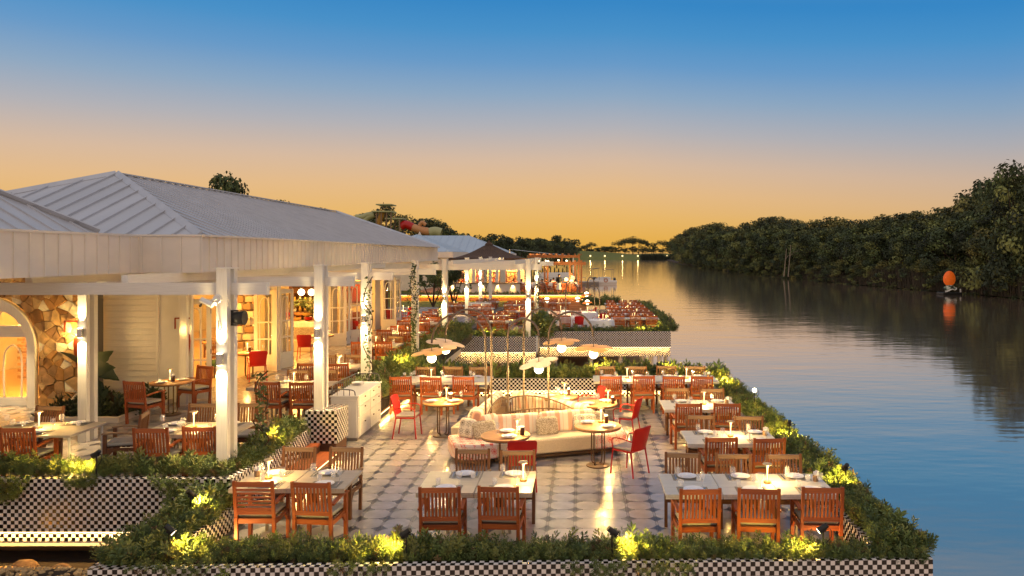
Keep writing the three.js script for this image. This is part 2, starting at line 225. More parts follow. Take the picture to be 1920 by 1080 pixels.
function tiledFloor(name, y, x0, x1, D0, D1, own, skip = () => false, ox = -0.08, oD = 10.868) {
  const root = new THREE.Group(); root.name = numbered(name); root.userData.kind = 'structure'; scene.add(root);
  part('mortar_bed', box(x1 - x0, 0.2, D1 - D0, (x0 + x1) / 2, y - 0.112, -(D0 + D1) / 2), M.groutD, root);
  const cells = []; for (let D = oD - Math.floor((oD - D0) / P4) * P4; D < D1 - 0.05; D += P4) for (let x = ox - Math.floor((ox - x0) / P4) * P4; x < x1; x += P4) if (!skip(x, D)) cells.push([x, D]);
  const kinds = [[octG, M.marble, 'tile', 0.2, 0.2], [octG2, M.marble2, 'tile', 0.2, 0.2], [octG3, M.marble, 'tile', 0.2, 0.2]], rest = [[], [], [], [], []];
  let n = 0, nd = 0;
  for (const [x, D] of cells) {
    const k = Math.floor(rnd() * 3), dy = rr(-0.0012, 0), tx = x + 0.2, tD = D + 0.2;
    if (tx < x1 - 0.15 && tD < D1 - 0.15) { const m = new THREE.Matrix4().makeTranslation(tx, y + dy, -tD); if (n < own) { const t = part('tile', kinds[k][0], kinds[k][1], root); t.applyMatrix4(m); n++; } else rest[k].push(m); }
    const md = new THREE.Matrix4().makeTranslation(x, y - 0.001, -D);
    if (nd < own) { part('star_tile', diaG, M.diamond, root).applyMatrix4(md); nd++; } else rest[3].push(md);
    rest[4].push(new THREE.Matrix4().makeTranslation(x, y - 0.001, -D - P4));
  }
  [[octG, M.marble], [octG2, M.marble2], [octG3, M.marble], [diaG, M.diamond], [stripG, M.marble2]].forEach(([g, m], i) => { if (!rest[i].length) return; const im = new THREE.InstancedMesh(g, m, rest[i].length); rest[i].forEach((q, j) => im.setMatrixAt(j, q)); im.name = ['floor_tiles', 'floor_tiles', 'floor_tiles', 'star_tiles', 'border_strips'][i]; im.receiveShadow = true; stuff(im); root.add(im); });
  return root;
}
tiledFloor('terrace_floor', 0, -5.1, 3.62, 9.28, 20.95, 300);
tiledFloor('upper_terrace_floor', 0.3, -19, -5.2, 11.66, 52, 150, (x, D) => (x < -9.4 && D > 18.6 + Math.max(0, (-10.4 - x)) * 0 && x < -18) || (x > -5.6 && D > 15.2 && false) || (D > 33 && x > -5.7));
tiledFloor('far_terrace_floor', 0, -9.4, -1.98, 33.5, 52.5, 0);
tiledFloor('far_terrace_floor', 0, -1.97, 4.1, 35.7, 52.5, 0);
// concrete bodies of the terraces and the piles under them
struct('terrace_slab', box(9.2, 0.5, 12.2, -0.52, -0.463, -15.2), M.plaster);
struct('upper_terrace_slab', box(16, 0.5, 42, -13.2, -0.17, -32.3), M.plaster);
struct('far_terrace_slab', box(7.4, 0.5, 18.6, -5.7, -0.465, -43.2), M.plaster);
struct('far_terrace_slab', box(6.0, 0.5, 16.6, 1.05, -0.465, -44.4), M.plaster);

const planterLights = [];
// wall with checker tiles, corner o, length along u (unit), top at y1, bottom y0, thickness t behind the face; coping of two tile rows
function checkerWall(name, label, o, u, len, y0, y1, { t = 0.1, own = 0, coping = 2, lit = 0, back = false } = {}) {
  const cols = Math.round(len / T), L = cols * T, rows = Math.round((y1 - y0) / T), h = rows * T, ry = Math.atan2(-u[2], u[0]);
  const w = thing(name, label, 'planter wall', [o[0], 0, o[2]], ry);
  part('wall_core', box(L, h, t, L / 2, y1 - h / 2, -t / 2), M.grout, w);
  checker(w, [0, y1 - h, 0.001], [1, 0, 0], [0, 1, 0], cols, rows, own);
  if (coping) checker(w, [0, y1 + 0.001, 0.003], [1, 0, 0], [0, 0, -1], cols, coping, 0, (rows & 1));
  if (back) checker(w, [L, y1 - h, -t - 0.001], [-1, 0, 0], [0, 1, 0], cols, rows);
  if (lit) { // recessed foot of the wall with a light strip under the overhang
    const r2 = Math.round(lit / T), in_ = lit > 0.4 ? 0.2 : 0.09; part('overhang', box(L, 0.03, in_, L / 2, y1 - h + 0.03, -t - in_ / 2 + 0.002), M.white, w);
    part('recessed_foot', box(L, r2 * T, t, L / 2, y1 - h - r2 * T / 2 - 0.002, -in_ - t / 2), M.grout, w);
    checker(w, [0, y1 - h - r2 * T - 0.002, -in_ + 0.001], [1, 0, 0], [0, 1, 0], cols, r2, 0, 1);
    part('light_strip', box(L, 0.01, 0.014, L / 2, y1 - h - 0.009, -0.014), M.strip, w);
    const n = Math.max(1, Math.round(L / 4));
    for (let i = 0; i < n; i++) { const q = V3((i + 0.5) * L / n, y1 - h - 0.017, -0.016), e = V3((i + 0.5) * L / n, y1 - h - 0.3, lit > 0.4 ? -0.26 : -0.14); w.updateMatrixWorld(); const s = area(L / n, 0.012, w.localToWorld(q).toArray(), w.localToWorld(e).toArray(), lit > 0.4 ? 330 : 270, WARM); }
  }
  return w;
}
const soilBed = (x0, x1, D0, D1, y) => struct('planter_soil', box(x1 - x0, 0.3, D1 - D0, (x0 + x1) / 2, y - 0.15, -(D0 + D1) / 2), M.soil);
// near terrace: low planter walls round it
checkerWall('checkered_planter_wall', 'low black and white checkered wall along the very front edge of the near terrace', [-5.66, 0, -8.7], V3(9.86, 0, -0.3).normalize().toArray(), 9.86, -0.3, 0.31, { own: 300, coping: 2 });
checkerWall('checkered_planter_wall', 'low checkered inner wall behind the front hedge of the near terrace', [-5.0, 0, -9.36], [1, 0, 0], 8.6, 0, 0.31, { back: true, coping: 2 });
checkerWall('checkered_planter_wall', 'checkered inner wall of the right-hand planter beside the tables over the lake', [3.64, 0, -21.0], [0, 0, 1], 11.5, 0, 0.31, { coping: 2 }).rotation.y = -PI / 2;
checkerWall('checkered_planter_wall', 'checkered outer wall of the right-hand planter above the open lake', [4.2, 0, -9.05], [0, 0, -1], 12.5, -0.3, 0.31, { coping: 2 });
checkerWall('checkered_planter_wall', 'checkered outer edge of the lower left corner planter above the rocks', [-5.67, 0, -11.2], [0, 0, 1], 2.45, -0.3, 0.31, { coping: 2, back: true }).rotation.y = -PI / 2;
checkerWall('checkered_planter_wall', 'checkered inner edge of the lower left corner planter beside the horizontal-slat chair', [-5.0, 0, -9.3], [0, 0, -1], 2.1, 0, 0.31, { coping: 2 });
checkerWall('checkered_planter_wall', 'checkered wall with glowing foot across the back of the near terrace', [-4.9, 0, -20.95], [1, 0, 0], 9.1, 0.165, 0.49, { lit: 0.165 });
checkerWall('checkered_planter_wall', 'tall checkered wall with glowing foot under the far left tables beside the stone wall', [-14.3, 0, -11.2], [1, 0, 0], 9.15, -0.16, 0.61, { lit: 0.17 });
checkerWall('checkered_planter_wall', 'checkered side wall between the upper terrace and the near terrace, beside the wooden steps', [-5.15, 0, -11.2], [0, 0, -1], 3.2, 0, 0.61, {});
soilBed(-5.55, 4.15, 9.08, 9.3, 0.24); soilBed(3.7, 4.15, 9.4, 21.3, 0.24); soilBed(-5.6, -5.05, 9.3, 11.2, 0.238); soilBed(-14.3, -5.22, 11.28, 11.66, 0.52); soilBed(-5.62, -5.23, 11.67, 14.3, 0.52); soilBed(-4.9, 4.15, 21.06, 21.7, 0.42); soilBed(-5.6, -4.72, 17.8, 33, 0.5);
// far terrace walls
checkerWall('checkered_planter_wall', 'checkered wall with glowing foot under the far dining area, left of the gap', [-5.8, 0, -33], [1, 0, 0], 3.85, -0.36, 0.32, { lit: 0.5 });
checkerWall('checkered_planter_wall', 'long checkered wall with glowing foot at the front of the lakeside deck on piles', [-1.9, 0, -35.2], [1, 0, 0], 6.1, -0.4, 0.33, { lit: 0.45 });
checkerWall('checkered_planter_wall', 'small checkered wall with glowing foot in the middle of the far lakeside deck', [0.3, 0, -46.8], [1, 0, 0], 2.3, 0.16, 0.5, { lit: 0.16 });
soilBed(-5.8, -1.95, 33.11, 33.6, 0.25); soilBed(-1.9, 4.2, 35.31, 35.9, 0.25); soilBed(3.7, 4.25, 35.9, 52, 0.25); soilBed(0.3, 2.6, 46.9, 47.3, 0.42);
{ // corner wall that closes the gap between the two far walls
  const w = thing('white_end_wall', 'curved white end of the checkered wall beside the gap in the far terrace', 'wall', [-1.93, 0, -33.1]);
  part('rounded_end', tf(new THREE.CylinderGeometry(0.18, 0.18, 0.68, 20, 1, false, 0, PI / 2), -0.16, -0.02, -0.1), M.white, w); part('side_panel', box(0.12, 0.68, 2, 0, -0.02, -1.2), M.white, w);
  for (let i = 0; i < 9; i++) { const c = thing('pile', 'round concrete pile under the lakeside deck', 'pile', [[-4.8, -3.4, -1.2, 0.5, 1.9, 2.9, 3.35, 3.75, 4.05][i], WATER - 1, -(i < 2 ? 33.5 : 35.8)], 0, 'piles under the lakeside deck'); c.userData.label = `${i ? nth(i + 1) : 'first'} round pile from the left under the far terrace`; part('shaft', cyl(0.11, 0.12, 2.2, 0, 0.9, 0, 14), i > 5 && i % 2 ? M.white : M.plaster, c); }
}
{ // wooden steps with light strip, between the checkered side wall and the pedestal
  const s = thing('wooden_steps', 'orange-lit wooden steps between the checkered walls leading up to the upper terrace', 'steps');
  part('tread', box(0.62, 0.04, 2.2, -4.95, 0.15, -13.35), M.teakB, s); part('riser', box(0.6, 0.13, 2.16, -4.96, 0.064, -13.35), M.darkWood, s);
  part('tread', box(0.2, 0.04, 0.5, -5.05, 0.31, -14.2), M.teakB, s); part('riser', box(0.18, 0.14, 0.48, -5.05, 0.22, -14.2), M.darkWood, s);
  part('light_strip', box(0.014, 0.012, 2.2, -4.645, 0.122, -13.35), M.strip, s);
  area(2.2, 0.02, [-4.62, 0.12, -13.35], [-4.5, 0, -13.35], 160, WARM);
}
{ // pedestal under the second column
  const p = thing('checkered_pedestal', 'square black and white checkered pedestal under a pergola column by the white sideboard', 'pedestal', [-5.27, 0, -14.5]);
  part('core', box(0.616, 0.616, 0.672, 0.308, 0.616, -0.336), M.grout, p);
  checker(p, [0, 0.308, 0.001], [1, 0, 0], [0, 1, 0], 11, 11); checker(p, [0.617, 0.308, 0], [0, 0, -1], [0, 1, 0], 12, 11, 0, 1); checker(p, [0, 0.925, 0], [1, 0, 0], [0, 0, -1], 11, 12);
  part('plinth', box(0.58, 0.3, 0.64, 0.3, 0.155, -0.34), M.darkWood, p);
}
{ // rocks and gravel below the left wall
  const g = new THREE.PlaneGeometry(9, 4.4, 90, 44); g.rotateX(-PI / 2); const p = g.attributes.position; for (let i = 0; i < p.count; i++) { const x = p.getX(i), z = p.getZ(i); p.setY(i, -0.3 - 0.42 * Math.max(0, Math.min(1, (-z - 0.5) / 0.9)) + 0.2 * fbm(x / 9 + 0.5, z / 4.4 + 0.5, 7, 4, 4, 5) - 0.12 * (x + 4.5) / 9); } g.translate(-10.1, 0, -9.6); g.computeVertexNormals();
  struct('rocky_ground', g, M.soil);
  const gr = new THREE.IcosahedronGeometry(0.034, 0), im = new THREE.InstancedMesh(gr, std({ map: greyTex([196, 166, 120], 0.25, 8, 8, 3, 15), roughness: 0.95 }), 5200);
  for (let i = 0; i < 5200; i++) { const x = rr(-11, -5.9), z = -10.7 + 2.2 * rnd() + (x > -7 ? 0.5 : 0), k = rr(0.4, 1.6); im.setMatrixAt(i, new THREE.Matrix4().compose(V3(x, -0.2 - 0.42 * Math.max(0, Math.min(1, (-z - 10.1) / 0.9)) - 0.12 * (x + 14.6) / 9 + rr(-0.06, 0.05), z), new THREE.Quaternion().setFromEuler(new THREE.Euler(rnd() * 6, rnd() * 6, 0)), V3(k, k * 0.7, k))); im.setColorAt(i, new THREE.Color().setScalar(rr(0.55, 1))); }
  im.name = numbered('gravel'); im.castShadow = im.receiveShadow = true; scene.add(stuff(im));
  const rocks = [['broad dark rock under the glowing wall, nearest the lower left corner planter', -6.5, -10.9, 0.14], ['pale flat-topped rock in the shade under the glowing wall', -7.5, -10.9, 0.17], ['small brown rock left of the corner planter', -6.3, -10.3, 0.12], ['large shadowed boulder under the middle of the glowing wall', -8.1, -11.0, 0.16], ['round rock at the left end under the glowing wall', -8.9, -10.8, 0.18], ['low rock half buried in the lit gravel', -7.7, -10.4, 0.1], ['narrow rock leaning on the boulder under the wall', -7.0, -10.7, 0.13], ['tawny rock at the edge of the bright gravel', -6.9, -10.3, 0.1]];
  for (const [l, x, z, r] of rocks) { const t = thing('rock', l, 'rock', [x, -0.66, z], rnd() * 6); const q = new THREE.IcosahedronGeometry(r, 3), a = q.attributes.position, s = rnd() * 9; for (let i = 0; i < a.count; i++) { const v = V3(a.getX(i), a.getY(i), a.getZ(i)), k = 0.75 + 0.5 * vnoise(v.x / r * 1.3 + 20 + s, v.y / r * 1.3 + v.z / r + 20, 64, 64, 8); a.setXYZ(i, v.x * k * 1.2, v.y * k * 0.8, v.z * k); } q.computeVertexNormals(); part('stone', q, M.rock, t); }
}

// ---------- pergolas ----------
const colAt = [];
function twinPost(pg, x, D, y0, y1, w = 0.165, t = 0.11, gap = 0.13) {
  part('post', box(w, y1 - y0, t, x, (y0 + y1) / 2, -D - t / 2), M.whiteWood, pg); part('post', box(w, y1 - y0, t, x, (y0 + y1) / 2, -D - t * 1.5 - gap), M.whiteWood, pg);
  part('post_cap', box(w + 0.03, 0.018, 2 * t + gap + 0.04, x, y1 + 0.009, -D - t - gap / 2), M.white, pg);
  colAt.push([x, D]);
}
const pg1 = thing('pergola', 'white timber pergola with twin posts and short overhanging beams along the restaurant front', 'pergola');
const cols1 = [[-5.47, 11.55, 0.3], [-5.06, 14.62, 0.93], [-5.19, 18.2, 0.3], [-5.16, 23.5, 0.3]];
for (const [x, D, y0] of cols1) { twinPost(pg1, x, D, y0, 3.71); const low = D > 23 ? 0.02 : 0, bd = D + 0.11 + 0.065; part('beam', box(D < 12 ? 9.6 : 5.2, 0.185, 0.1, x + 0.62 - (D < 12 ? 4.8 : 2.6), 3.4 - low, -bd), M.whiteWood, pg1); part('beam_end', box(0.02, 0.19, 0.105, x + 0.632, 3.4 - low, -bd), M.white, pg1); }
for (const [x, D] of [[-9.62, 14.62], [-9.7, 11.55], [-9.55, 18.2], [-9.5, 23.5]]) if (D !== 11.55) twinPost(pg1, x, D, 0.3, 3.6);
part('long_beam', box(0.1, 0.16, 15.6, -7.1, 3.53, -19.6), M.whiteWood, pg1); part('long_beam', box(0.1, 0.16, 15.6, -8.6, 3.53, -19.6), M.whiteWood, pg1);
const pg2 = thing('pergola', 'white timber pergola standing over the far dining terrace by the lake', 'pergola');
for (const [x, D] of [[-5.95, 33.1], [-2.28, 33.12], [-6.75, 45], [-2.6, 45], [-7, 53], [-6.9, 58]]) twinPost(pg2, x, D, D > 50 ? 0 : D < 34 ? 0.33 : 0, 3.7, 0.21, 0.12, 0.14);
for (const [D, x0, x1] of [[33.28, -7.4, -1.7], [45.2, -8.2, -1.6], [53.2, -8.6, -3]]) part('beam', box(x1 - x0, 0.26, 0.12, (x0 + x1) / 2, 3.36, -D), M.whiteWood, pg2);
for (const x of [-5.6, -2.9]) part('long_beam', box(0.1, 0.2, 22, x, 3.56, -44), M.whiteWood, pg2);
{ // wall lights on the posts, shining up and down
  const proto = thing('wall_light', 'silver up-and-down light on the pergola column nearest the front', 'wall light', [-5.47, 2.34, -11.55], 0, 'up-and-down lights on the pergola columns');
  part('body', cyl(0.055, 0.055, 0.17, 0, 0, 0.062, 20), M.steel, proto); part('bracket', box(0.06, 0.1, 0.02, 0, 0, 0.008), M.steel, proto);
  for (const s of [-1, 1]) part('lens', cyl(0.042, 0.042, 0.006, 0, s * 0.088, 0.062, 16), M.lens, proto);
  const spots = [[-5.06, 2.42, 14.62, 'silver up-and-down light on the pergola column above the checkered pedestal'], [-5.19, 2.38, 18.2, 'silver up-and-down light on the pergola column behind the white sideboard'], [-9.62, 2.42, 14.62, 'silver up-and-down light on the inner pergola post beside the stone wall'], [-13.55, 2.5, 17.4, 'bright up-and-down light at the left edge beside the arched door'],
    [-2.28, 2.1, 33.12, 'up-and-down light on the far column at the gap between the far walls'], [-6.75, 2.1, 45, 'up-and-down light on the far left column, left of two lit in front of the lawn'], [-7, 2.1, 53, 'up-and-down light on the far column in front of the bar'], [-2.6, 2.1, 45, 'up-and-down light on the vine-wrapped far column beside the wooden deck'], [-5.95, 2, 33.1, 'up-and-down light on the vine-wrapped column left of the far checkered wall']];
  const L = [[-5.47, 2.34, 11.55]]; for (const [x, y, D, l] of spots) { dup(proto, l, [x, y, -D]); L.push([x, y, D]); }
  for (const [x, y, D] of L) { const k = D > 30 ? 22 : D < 12 ? 14 : 12, z = -D + 0.075; for (const s of [-1, 1]) spot(x, y + s * 0.1, z, x, y + s * 1.2, z - (s > 0 ? 0.09 : 0.02), s > 0 ? k : k * 1.7, s > 0 ? 0.5 : 0.85, new THREE.Color(1, 0.74, 0.36), 1.2, 0.9); }
}
// ---------- restaurant building ----------
const rest = thing('restaurant_building', 'long white restaurant with grey standing-seam hip roof and open folding doors on the left', 'building');
const clipU = (s, seg) => { for (let i = 1; i < seg.length; i++) if (s <= seg[i][0] + 1e-9) { const a = seg[i - 1], b = seg[i]; return a[1] + (b[1] - a[1]) * (s - a[0]) / (b[0] - a[0] || 1); } return seg[seg.length - 1][1]; };
// slope: eave start A, unit vector u along the eave, up-slope unit vector v, outline seg = [[s, height along v] ...]
function roofSlope(parent, A, u, v, seg, w, mat = M.roofMetal, off = 0) {
  const a = V3(...A), U = V3(...u), W = V3(...v), n = U.clone().cross(W).normalize(), at = (s, t, o = 0) => a.clone().addScaledVector(U, s).addScaledVector(W, t).addScaledVector(n, o).toArray(), S1 = seg[seg.length - 1][0];
  for (let s = seg[0][0] - off; s < S1 - 0.02; s += w) {
    const s0 = Math.max(s, seg[0][0]), s1 = Math.min(s + w, S1), tops = [[s1, clipU(s1, seg)], ...seg.filter((q) => q[0] > s0 + 1e-6 && q[0] < s1 - 1e-6).reverse(), [s0, clipU(s0, seg)]];
    const o = rr(0, 0.006), f = [at(s0 + 0.006, 0, o), at(s1 - 0.006, 0, o), ...tops.map(([q, t]) => at(Math.min(Math.max(q, s0 + 0.006), s1 - 0.006), Math.max(t, 0.01), o))];
    const g = [slab(f, 0.012)], h = clipU(s0, seg); if (h > 0.15) g.push(timber(at(s0, 0, 0.026), at(s0, h, 0.026), 0.03, 0.05));
    part('roof_panel', g, mat, parent);
  }
}
const nrm = (a) => V3(...a).normalize().toArray();
{
  const roof = grp('roof', rest);
  const apex = [-10.75, 5.77, -17.55], far = [-10.75, 5.77, -33.3], eh = 4.25, c = [[-6.85, eh, -13.6], [-6.95, eh, -37.4], [-14.2, eh, -37.4], [-14.2, eh, -13.6]];
  const sl = (p, q, t) => { const d = V3(...q).sub(V3(...p)), L = d.length(), u = d.normalize(), tv = V3(...t).sub(V3(...p)), s = tv.dot(u), v = tv.addScaledVector(u, -s); return { u: u.toArray(), s, L, h: v.length(), v: v.normalize().toArray() }; };
  let k = sl(c[3], c[0], apex); roofSlope(roof, c[3], k.u, k.v, [[0, 0], [k.s, k.h], [k.L, 0]], 0.43);
  let q = sl(c[0], c[1], apex), q2 = sl(c[0], c[1], far); roofSlope(roof, c[0], q.u, q.v, [[0, 0], [q.s, q.h], [q2.s, q2.h], [q.L, 0]], 0.36);
  part('roof_deck', poly([[c[1], c[2], far], [c[2], c[3], apex, far]]), M.roofMetal, roof);
  for (const [p, r] of [[c[0], apex], [c[3], apex], [apex, far], [far, c[1]]]) part('ridge_cap', timber([p[0], p[1] + 0.045, p[2]], [r[0], r[1] + 0.045, r[2]], 0.14, 0.03), M.roofMetal, roof);
  // wing nearer the camera on the left: one slope facing right
  const w0 = [-8.42, 4.28, -7.75]; const ph = 0.6, vv = nrm([-1, ph, 0]);
  roofSlope(roof, w0, [0, 0, -1], vv, [[0, 3.6], [3.1, 3.6], [4.5, 1.25], [5.5, 0]], 0.4);
  part('ridge_cap', timber([-8.42, 4.33, -13.25], [-8.42 + vv[0] * 1.25, 4.33 + vv[1] * 1.25, -12.25], 0.12, 0.03), M.roofMetal, roof);
  roofSlope(roof, [-17, 4.75, -19.2], [1, 0, 0], nrm([0, 0.3, -1]), [[0, 0], [0.4, 2.2], [5, 2.2]], 0.43);
  part('gutter', box(0.3, 0.05, 5.3, -8.24, 4.265, -10.7), M.fascia, roof);
}
{
  const fa = grp('fascia', rest), y0 = 3.606, y1 = 4.245, pan = (x, z, ry, w) => { const p = part('fascia_panel', mg([box(w - 0.008, y1 - y0, 0.016, 0, (y0 + y1) / 2, 0), box(0.02, y1 - y0 - 0.01, 0.03, -w / 2 + 0.004, (y0 + y1) / 2, 0.016)]), M.fascia, fa); p.position.set(x, rr(-0.002, 0.002), z); p.rotation.y = ry + rr(-0.006, 0.006); };
  for (let D = 13.4; D < 38.4; D += 0.3) pan(-6.72 - 0.55 * (D - 13.4) / 25, -D - 0.15, PI / 2 + 0.022, 0.3);
  for (let i = 0; i < 3; i++) pan(-7.58 + i * 0.345, -13.4, 0, 0.345);
  for (let D = 13.4; D > 8; D -= 0.3) pan(-7.8, -D + 0.15, PI / 2, 0.3);
  part('fascia_cap', box(0.14, 0.035, 25.05, -6.99, y1 + 0.019, -25.92, 0, 0.022, 0), M.fascia, fa); part('fascia_cap', box(1.1, 0.035, 0.14, -7.25, y1 + 0.0205, -13.44), M.fascia, fa); part('fascia_cap', box(0.14, 0.035, 5.6, -7.84, y1 + 0.0175, -10.65), M.fascia, fa);
  part('corner_trim', box(0.075, y1 - y0, 0.05, -7.775, (y0 + y1) / 2, -13.385), M.fascia, fa);
  part('fascia_backing', [box(0.1, 0.6, 25, -7.08, 3.93, -25.95, 0, 0.022, 0), box(1.0, 0.6, 0.1, -7.24, 3.93, -13.5), box(0.1, 0.6, 5.4, -7.87, 3.93, -10.7), box(0.1, 0.6, 3.4, -9, 3.93, -38.6, 0, PI / 2, 0)], M.white, fa);
  part('soffit', [box(3.2, 0.04, 25.1, -8.72, 3.63, -26.1), box(6.6, 0.04, 10.9, -11.3, 3.632, -13.45)], M.soffit, rest);
  part('soffit_beam', [0, 1, 2, 3].map((i) => box(3.1, 0.1, 0.14, -8.7, 3.57, -15.5 - i * 6)), M.soffit, rest);
}
{ // walls: plain masonry behind, clad wall, end pilaster, header over the doors
  part('clad_core', box(1.5, 3.36, 0.2, -11.05, 1.95, -18.7), M.white, rest);
  const cl = grp('clad_wall', rest); for (let i = 0; i < 22; i++) part('board', box(1.36, 0.138, 0.02, -11.06, 0.42 + i * 0.146, -18.585, -0.14, 0, rr(-0.001, 0.001)), M.whiteWood, cl);
  part('corner_trim', [box(0.05, 3.3, 0.05, -10.36, 1.95, -18.57), box(0.58, 3.3, 0.24, -10.05, 1.95, -18.7)], M.white, rest);
  part('door_post', [box(0.2, 3.3, 0.24, -9.68, 1.95, -18.55)], M.white, rest);
  part('wall', [box(0.24, 3.6, 1.3, -10.1, 1.95, -24.6), box(0.24, 3.6, 1.0, -10.1, 1.95, -30.6), box(0.24, 3.6, 1.0, -9.9, 1.95, -36.6), box(0.24, 0.75, 20, -10.1, 3.3, -28.6), box(8, 3.6, 0.2, -14, 1.95, -38.6), box(0.2, 3.6, 28, -18.1, 1.95, -26)], M.plaster, rest);
  part('interior_floor', box(7.9, 0.06, 20, -14, 0.275, -28.6), M.warmTile, rest);
  part('ceiling', box(8, 0.08, 20.2, -14, 3.72, -28.6), M.soffit, rest);
}
{ // stone wall with arched doorway at the left
  const wall = thing('stone_wall', 'rough golden stone wall between the arched door and the white column', 'wall', [-13.05, 0.3, -18.0]), archC = -1.05, R = 1.22, spring = 1.42;
  const hole = new THREE.Shape([[-4.5, 0], [archC - R, 0]].map((p) => new THREE.Vector2(...p))); hole.lineTo(archC - R, spring); hole.absarc(archC, spring, R, PI, 0, true); hole.lineTo(archC + R, 0); hole.lineTo(1.45, 0); hole.lineTo(1.45, 3.3); hole.lineTo(-4.5, 3.3);
  const core = new THREE.ExtrudeGeometry(hole, { depth: 0.4, bevelEnabled: false, curveSegments: 24 }); core.translate(0, 0, -0.42); part('mortar', core, M.groutD, wall);
  // irregular stones: Voronoi cells of jittered seeds, each its own block
  const seeds = []; for (let i = 0; i < 12; i++) for (let j = 0; j < 17; j++) { const s = [-1 + (i + 0.5 + rr(-0.46, 0.46)) * 0.2 + (j % 2) * 0.1, (j + 0.5 + rr(-0.46, 0.46)) * 0.185]; if (rnd() > 0.2) seeds.push(s); }
  const mats = [[182, 136, 80], [208, 172, 118], [146, 104, 60], [190, 160, 116], [240, 226, 196], [164, 128, 88]].map((c, i) => std({ map: greyTex(c, 0.24, 5, 5, 5, 120 + i, [1.6, 1.6], 128), roughness: 0.95, bumpMap: fineB, bumpScale: 0.02 }));
  seeds.forEach((s, k) => {
    let pts = [[s[0] - 0.5, s[1] - 0.5], [s[0] + 0.5, s[1] - 0.5], [s[0] + 0.5, s[1] + 0.5], [s[0] - 0.5, s[1] + 0.5]];
    const cut = (nx, ny, d) => { const out = []; for (let i = 0; i < pts.length; i++) { const a = pts[i], b = pts[(i + 1) % pts.length], da = a[0] * nx + a[1] * ny - d, db = b[0] * nx + b[1] * ny - d; if (da <= 0) out.push(a); if (da * db < 0) { const t = da / (da - db); out.push([a[0] + (b[0] - a[0]) * t, a[1] + (b[1] - a[1]) * t]); } } pts = out; };
    seeds.forEach((o, m) => { if (m === k) return; const dx = o[0] - s[0], dy = o[1] - s[1], L = Math.hypot(dx, dy); if (L < 1) cut(dx / L, dy / L, (s[0] * dx + s[1] * dy) / L + L / 2 - 0.009); });
    cut(1, 0, 1.42); cut(0, 1, 3.28); cut(0, -1, 0);
    if (pts.length < 3) return;
    const inArch = pts.some(([x, y]) => (y < spring ? x < archC + R + 0.03 : Math.hypot(x - archC, y - spring) < R + 0.03)); if (inArch && !pts.some(([x, y]) => (y < spring ? x > archC + R + 0.1 : Math.hypot(x - archC, y - spring) > R + 0.1))) return;
    if (inArch) pts = pts.map(([x, y]) => { if (y < spring) return [Math.max(x, archC + R + 0.04), y]; const d = Math.hypot(x - archC, y - spring); if (d >= R + 0.04) return [x, y]; const q = (R + 0.04) / Math.max(d, 0.01); return [archC + (x - archC) * q, spring + (y - spring) * q]; });
    const cx = pts.reduce((a, p) => a + p[0], 0) / pts.length, cy = pts.reduce((a, p) => a + p[1], 0) / pts.length; pts = pts.map(([x, y]) => [x + (cx - x) * 0.06, y + (cy - y) * 0.06]);
    try { const g = prism(pts, 0.02 + rr(0, 0.045), 0.012); part('stone', g, mats[Math.floor(rnd() * 6)], wall); } catch (e) { /* sliver */ }
  });
  // arched frame and door leaves
  const door = thing('arched_door', 'glowing arched white door with curved glazing bars at the left edge of the photo', 'door', [-13.05, 0.3, -17.96]);
  const ring = (r0, r1, t, z) => { const s = new THREE.Shape(); s.moveTo(archC - r1, 0); s.lineTo(archC - r1, spring); s.absarc(archC, spring, r1, PI, 0, true); s.lineTo(archC + r1, 0); s.lineTo(archC + r0, 0); s.lineTo(archC + r0, spring); s.absarc(archC, spring, r0, 0, PI, false); s.lineTo(archC - r0, 0); const g = new THREE.ExtrudeGeometry(s, { depth: t, bevelEnabled: true, bevelSize: 0.01, bevelThickness: 0.01, bevelSegments: 2, curveSegments: 32 }); return g.translate(0, 0, z); };
  part('frame', ring(1.02, 1.2, 0.1, -0.05), M.whiteWood, door); part('frame', ring(0.92, 1.03, 0.06, -0.16), M.whiteWood, door);
  const leaf = part('door_leaf', [box(0.09, 2.0, 0.05, archC + 0.86, 1.0, -0.25), box(0.09, 2.0, 0.05, archC + 0.06, 1.0, -0.25), box(0.9, 0.28, 0.05, archC + 0.46, 1.78, -0.253), box(0.9, 0.2, 0.05, archC + 0.46, 0.1, -0.253), tube([[archC + 0.25, 0.2, -0.25], [archC + 0.25, 1.1, -0.25], [archC + 0.3, 1.32, -0.25], [archC + 0.46, 1.45, -0.25], [archC + 0.62, 1.32, -0.25], [archC + 0.67, 1.1, -0.25], [archC + 0.67, 0.2, -0.25]], 0.022, 40, 6), tube([[archC + 0.1, 1.95, -0.25], [archC + 0.2, 2.25, -0.25], [archC + 0.45, 2.2, -0.25], [archC + 0.62, 1.95, -0.25]], 0.022, 20, 6), bar([archC + 0.2, 2.25, -0.25], [archC + 0.1, 2.5, -0.25], 0.02), bar([archC + 0.45, 2.2, -0.25], [archC + 0.6, 2.3, -0.25], 0.02)], M.whiteWood, door);
  for (const y of [0.2, 1.08, 1.86]) part('hinge', box(0.14, 0.13, 0.03, archC + 0.95, y, -0.12), M.steel, leaf);
  part('pane', box(0.78, 1.5, 0.006, archC + 0.46, 0.92, -0.25), M.pane, leaf);
  struct('entrance_floor', box(4, 0.06, 4, -14.4, 0.27, -20.3), M.warmTile);
  part('entrance_wall', [box(4, 3.3, 0.2, -14.4, 1.95, -22.2), box(0.2, 3.3, 4, -12.2, 1.95, -20.4), box(0.2, 3.3, 4, -16.5, 1.95, -20.4), box(4.4, 0.1, 4.2, -14.4, 3.62, -20.3)], std({ map: greyTex([214, 172, 104], 0.12, 9, 9, 4, 131, [0.8, 0.8]), roughness: 0.8 }), wall);
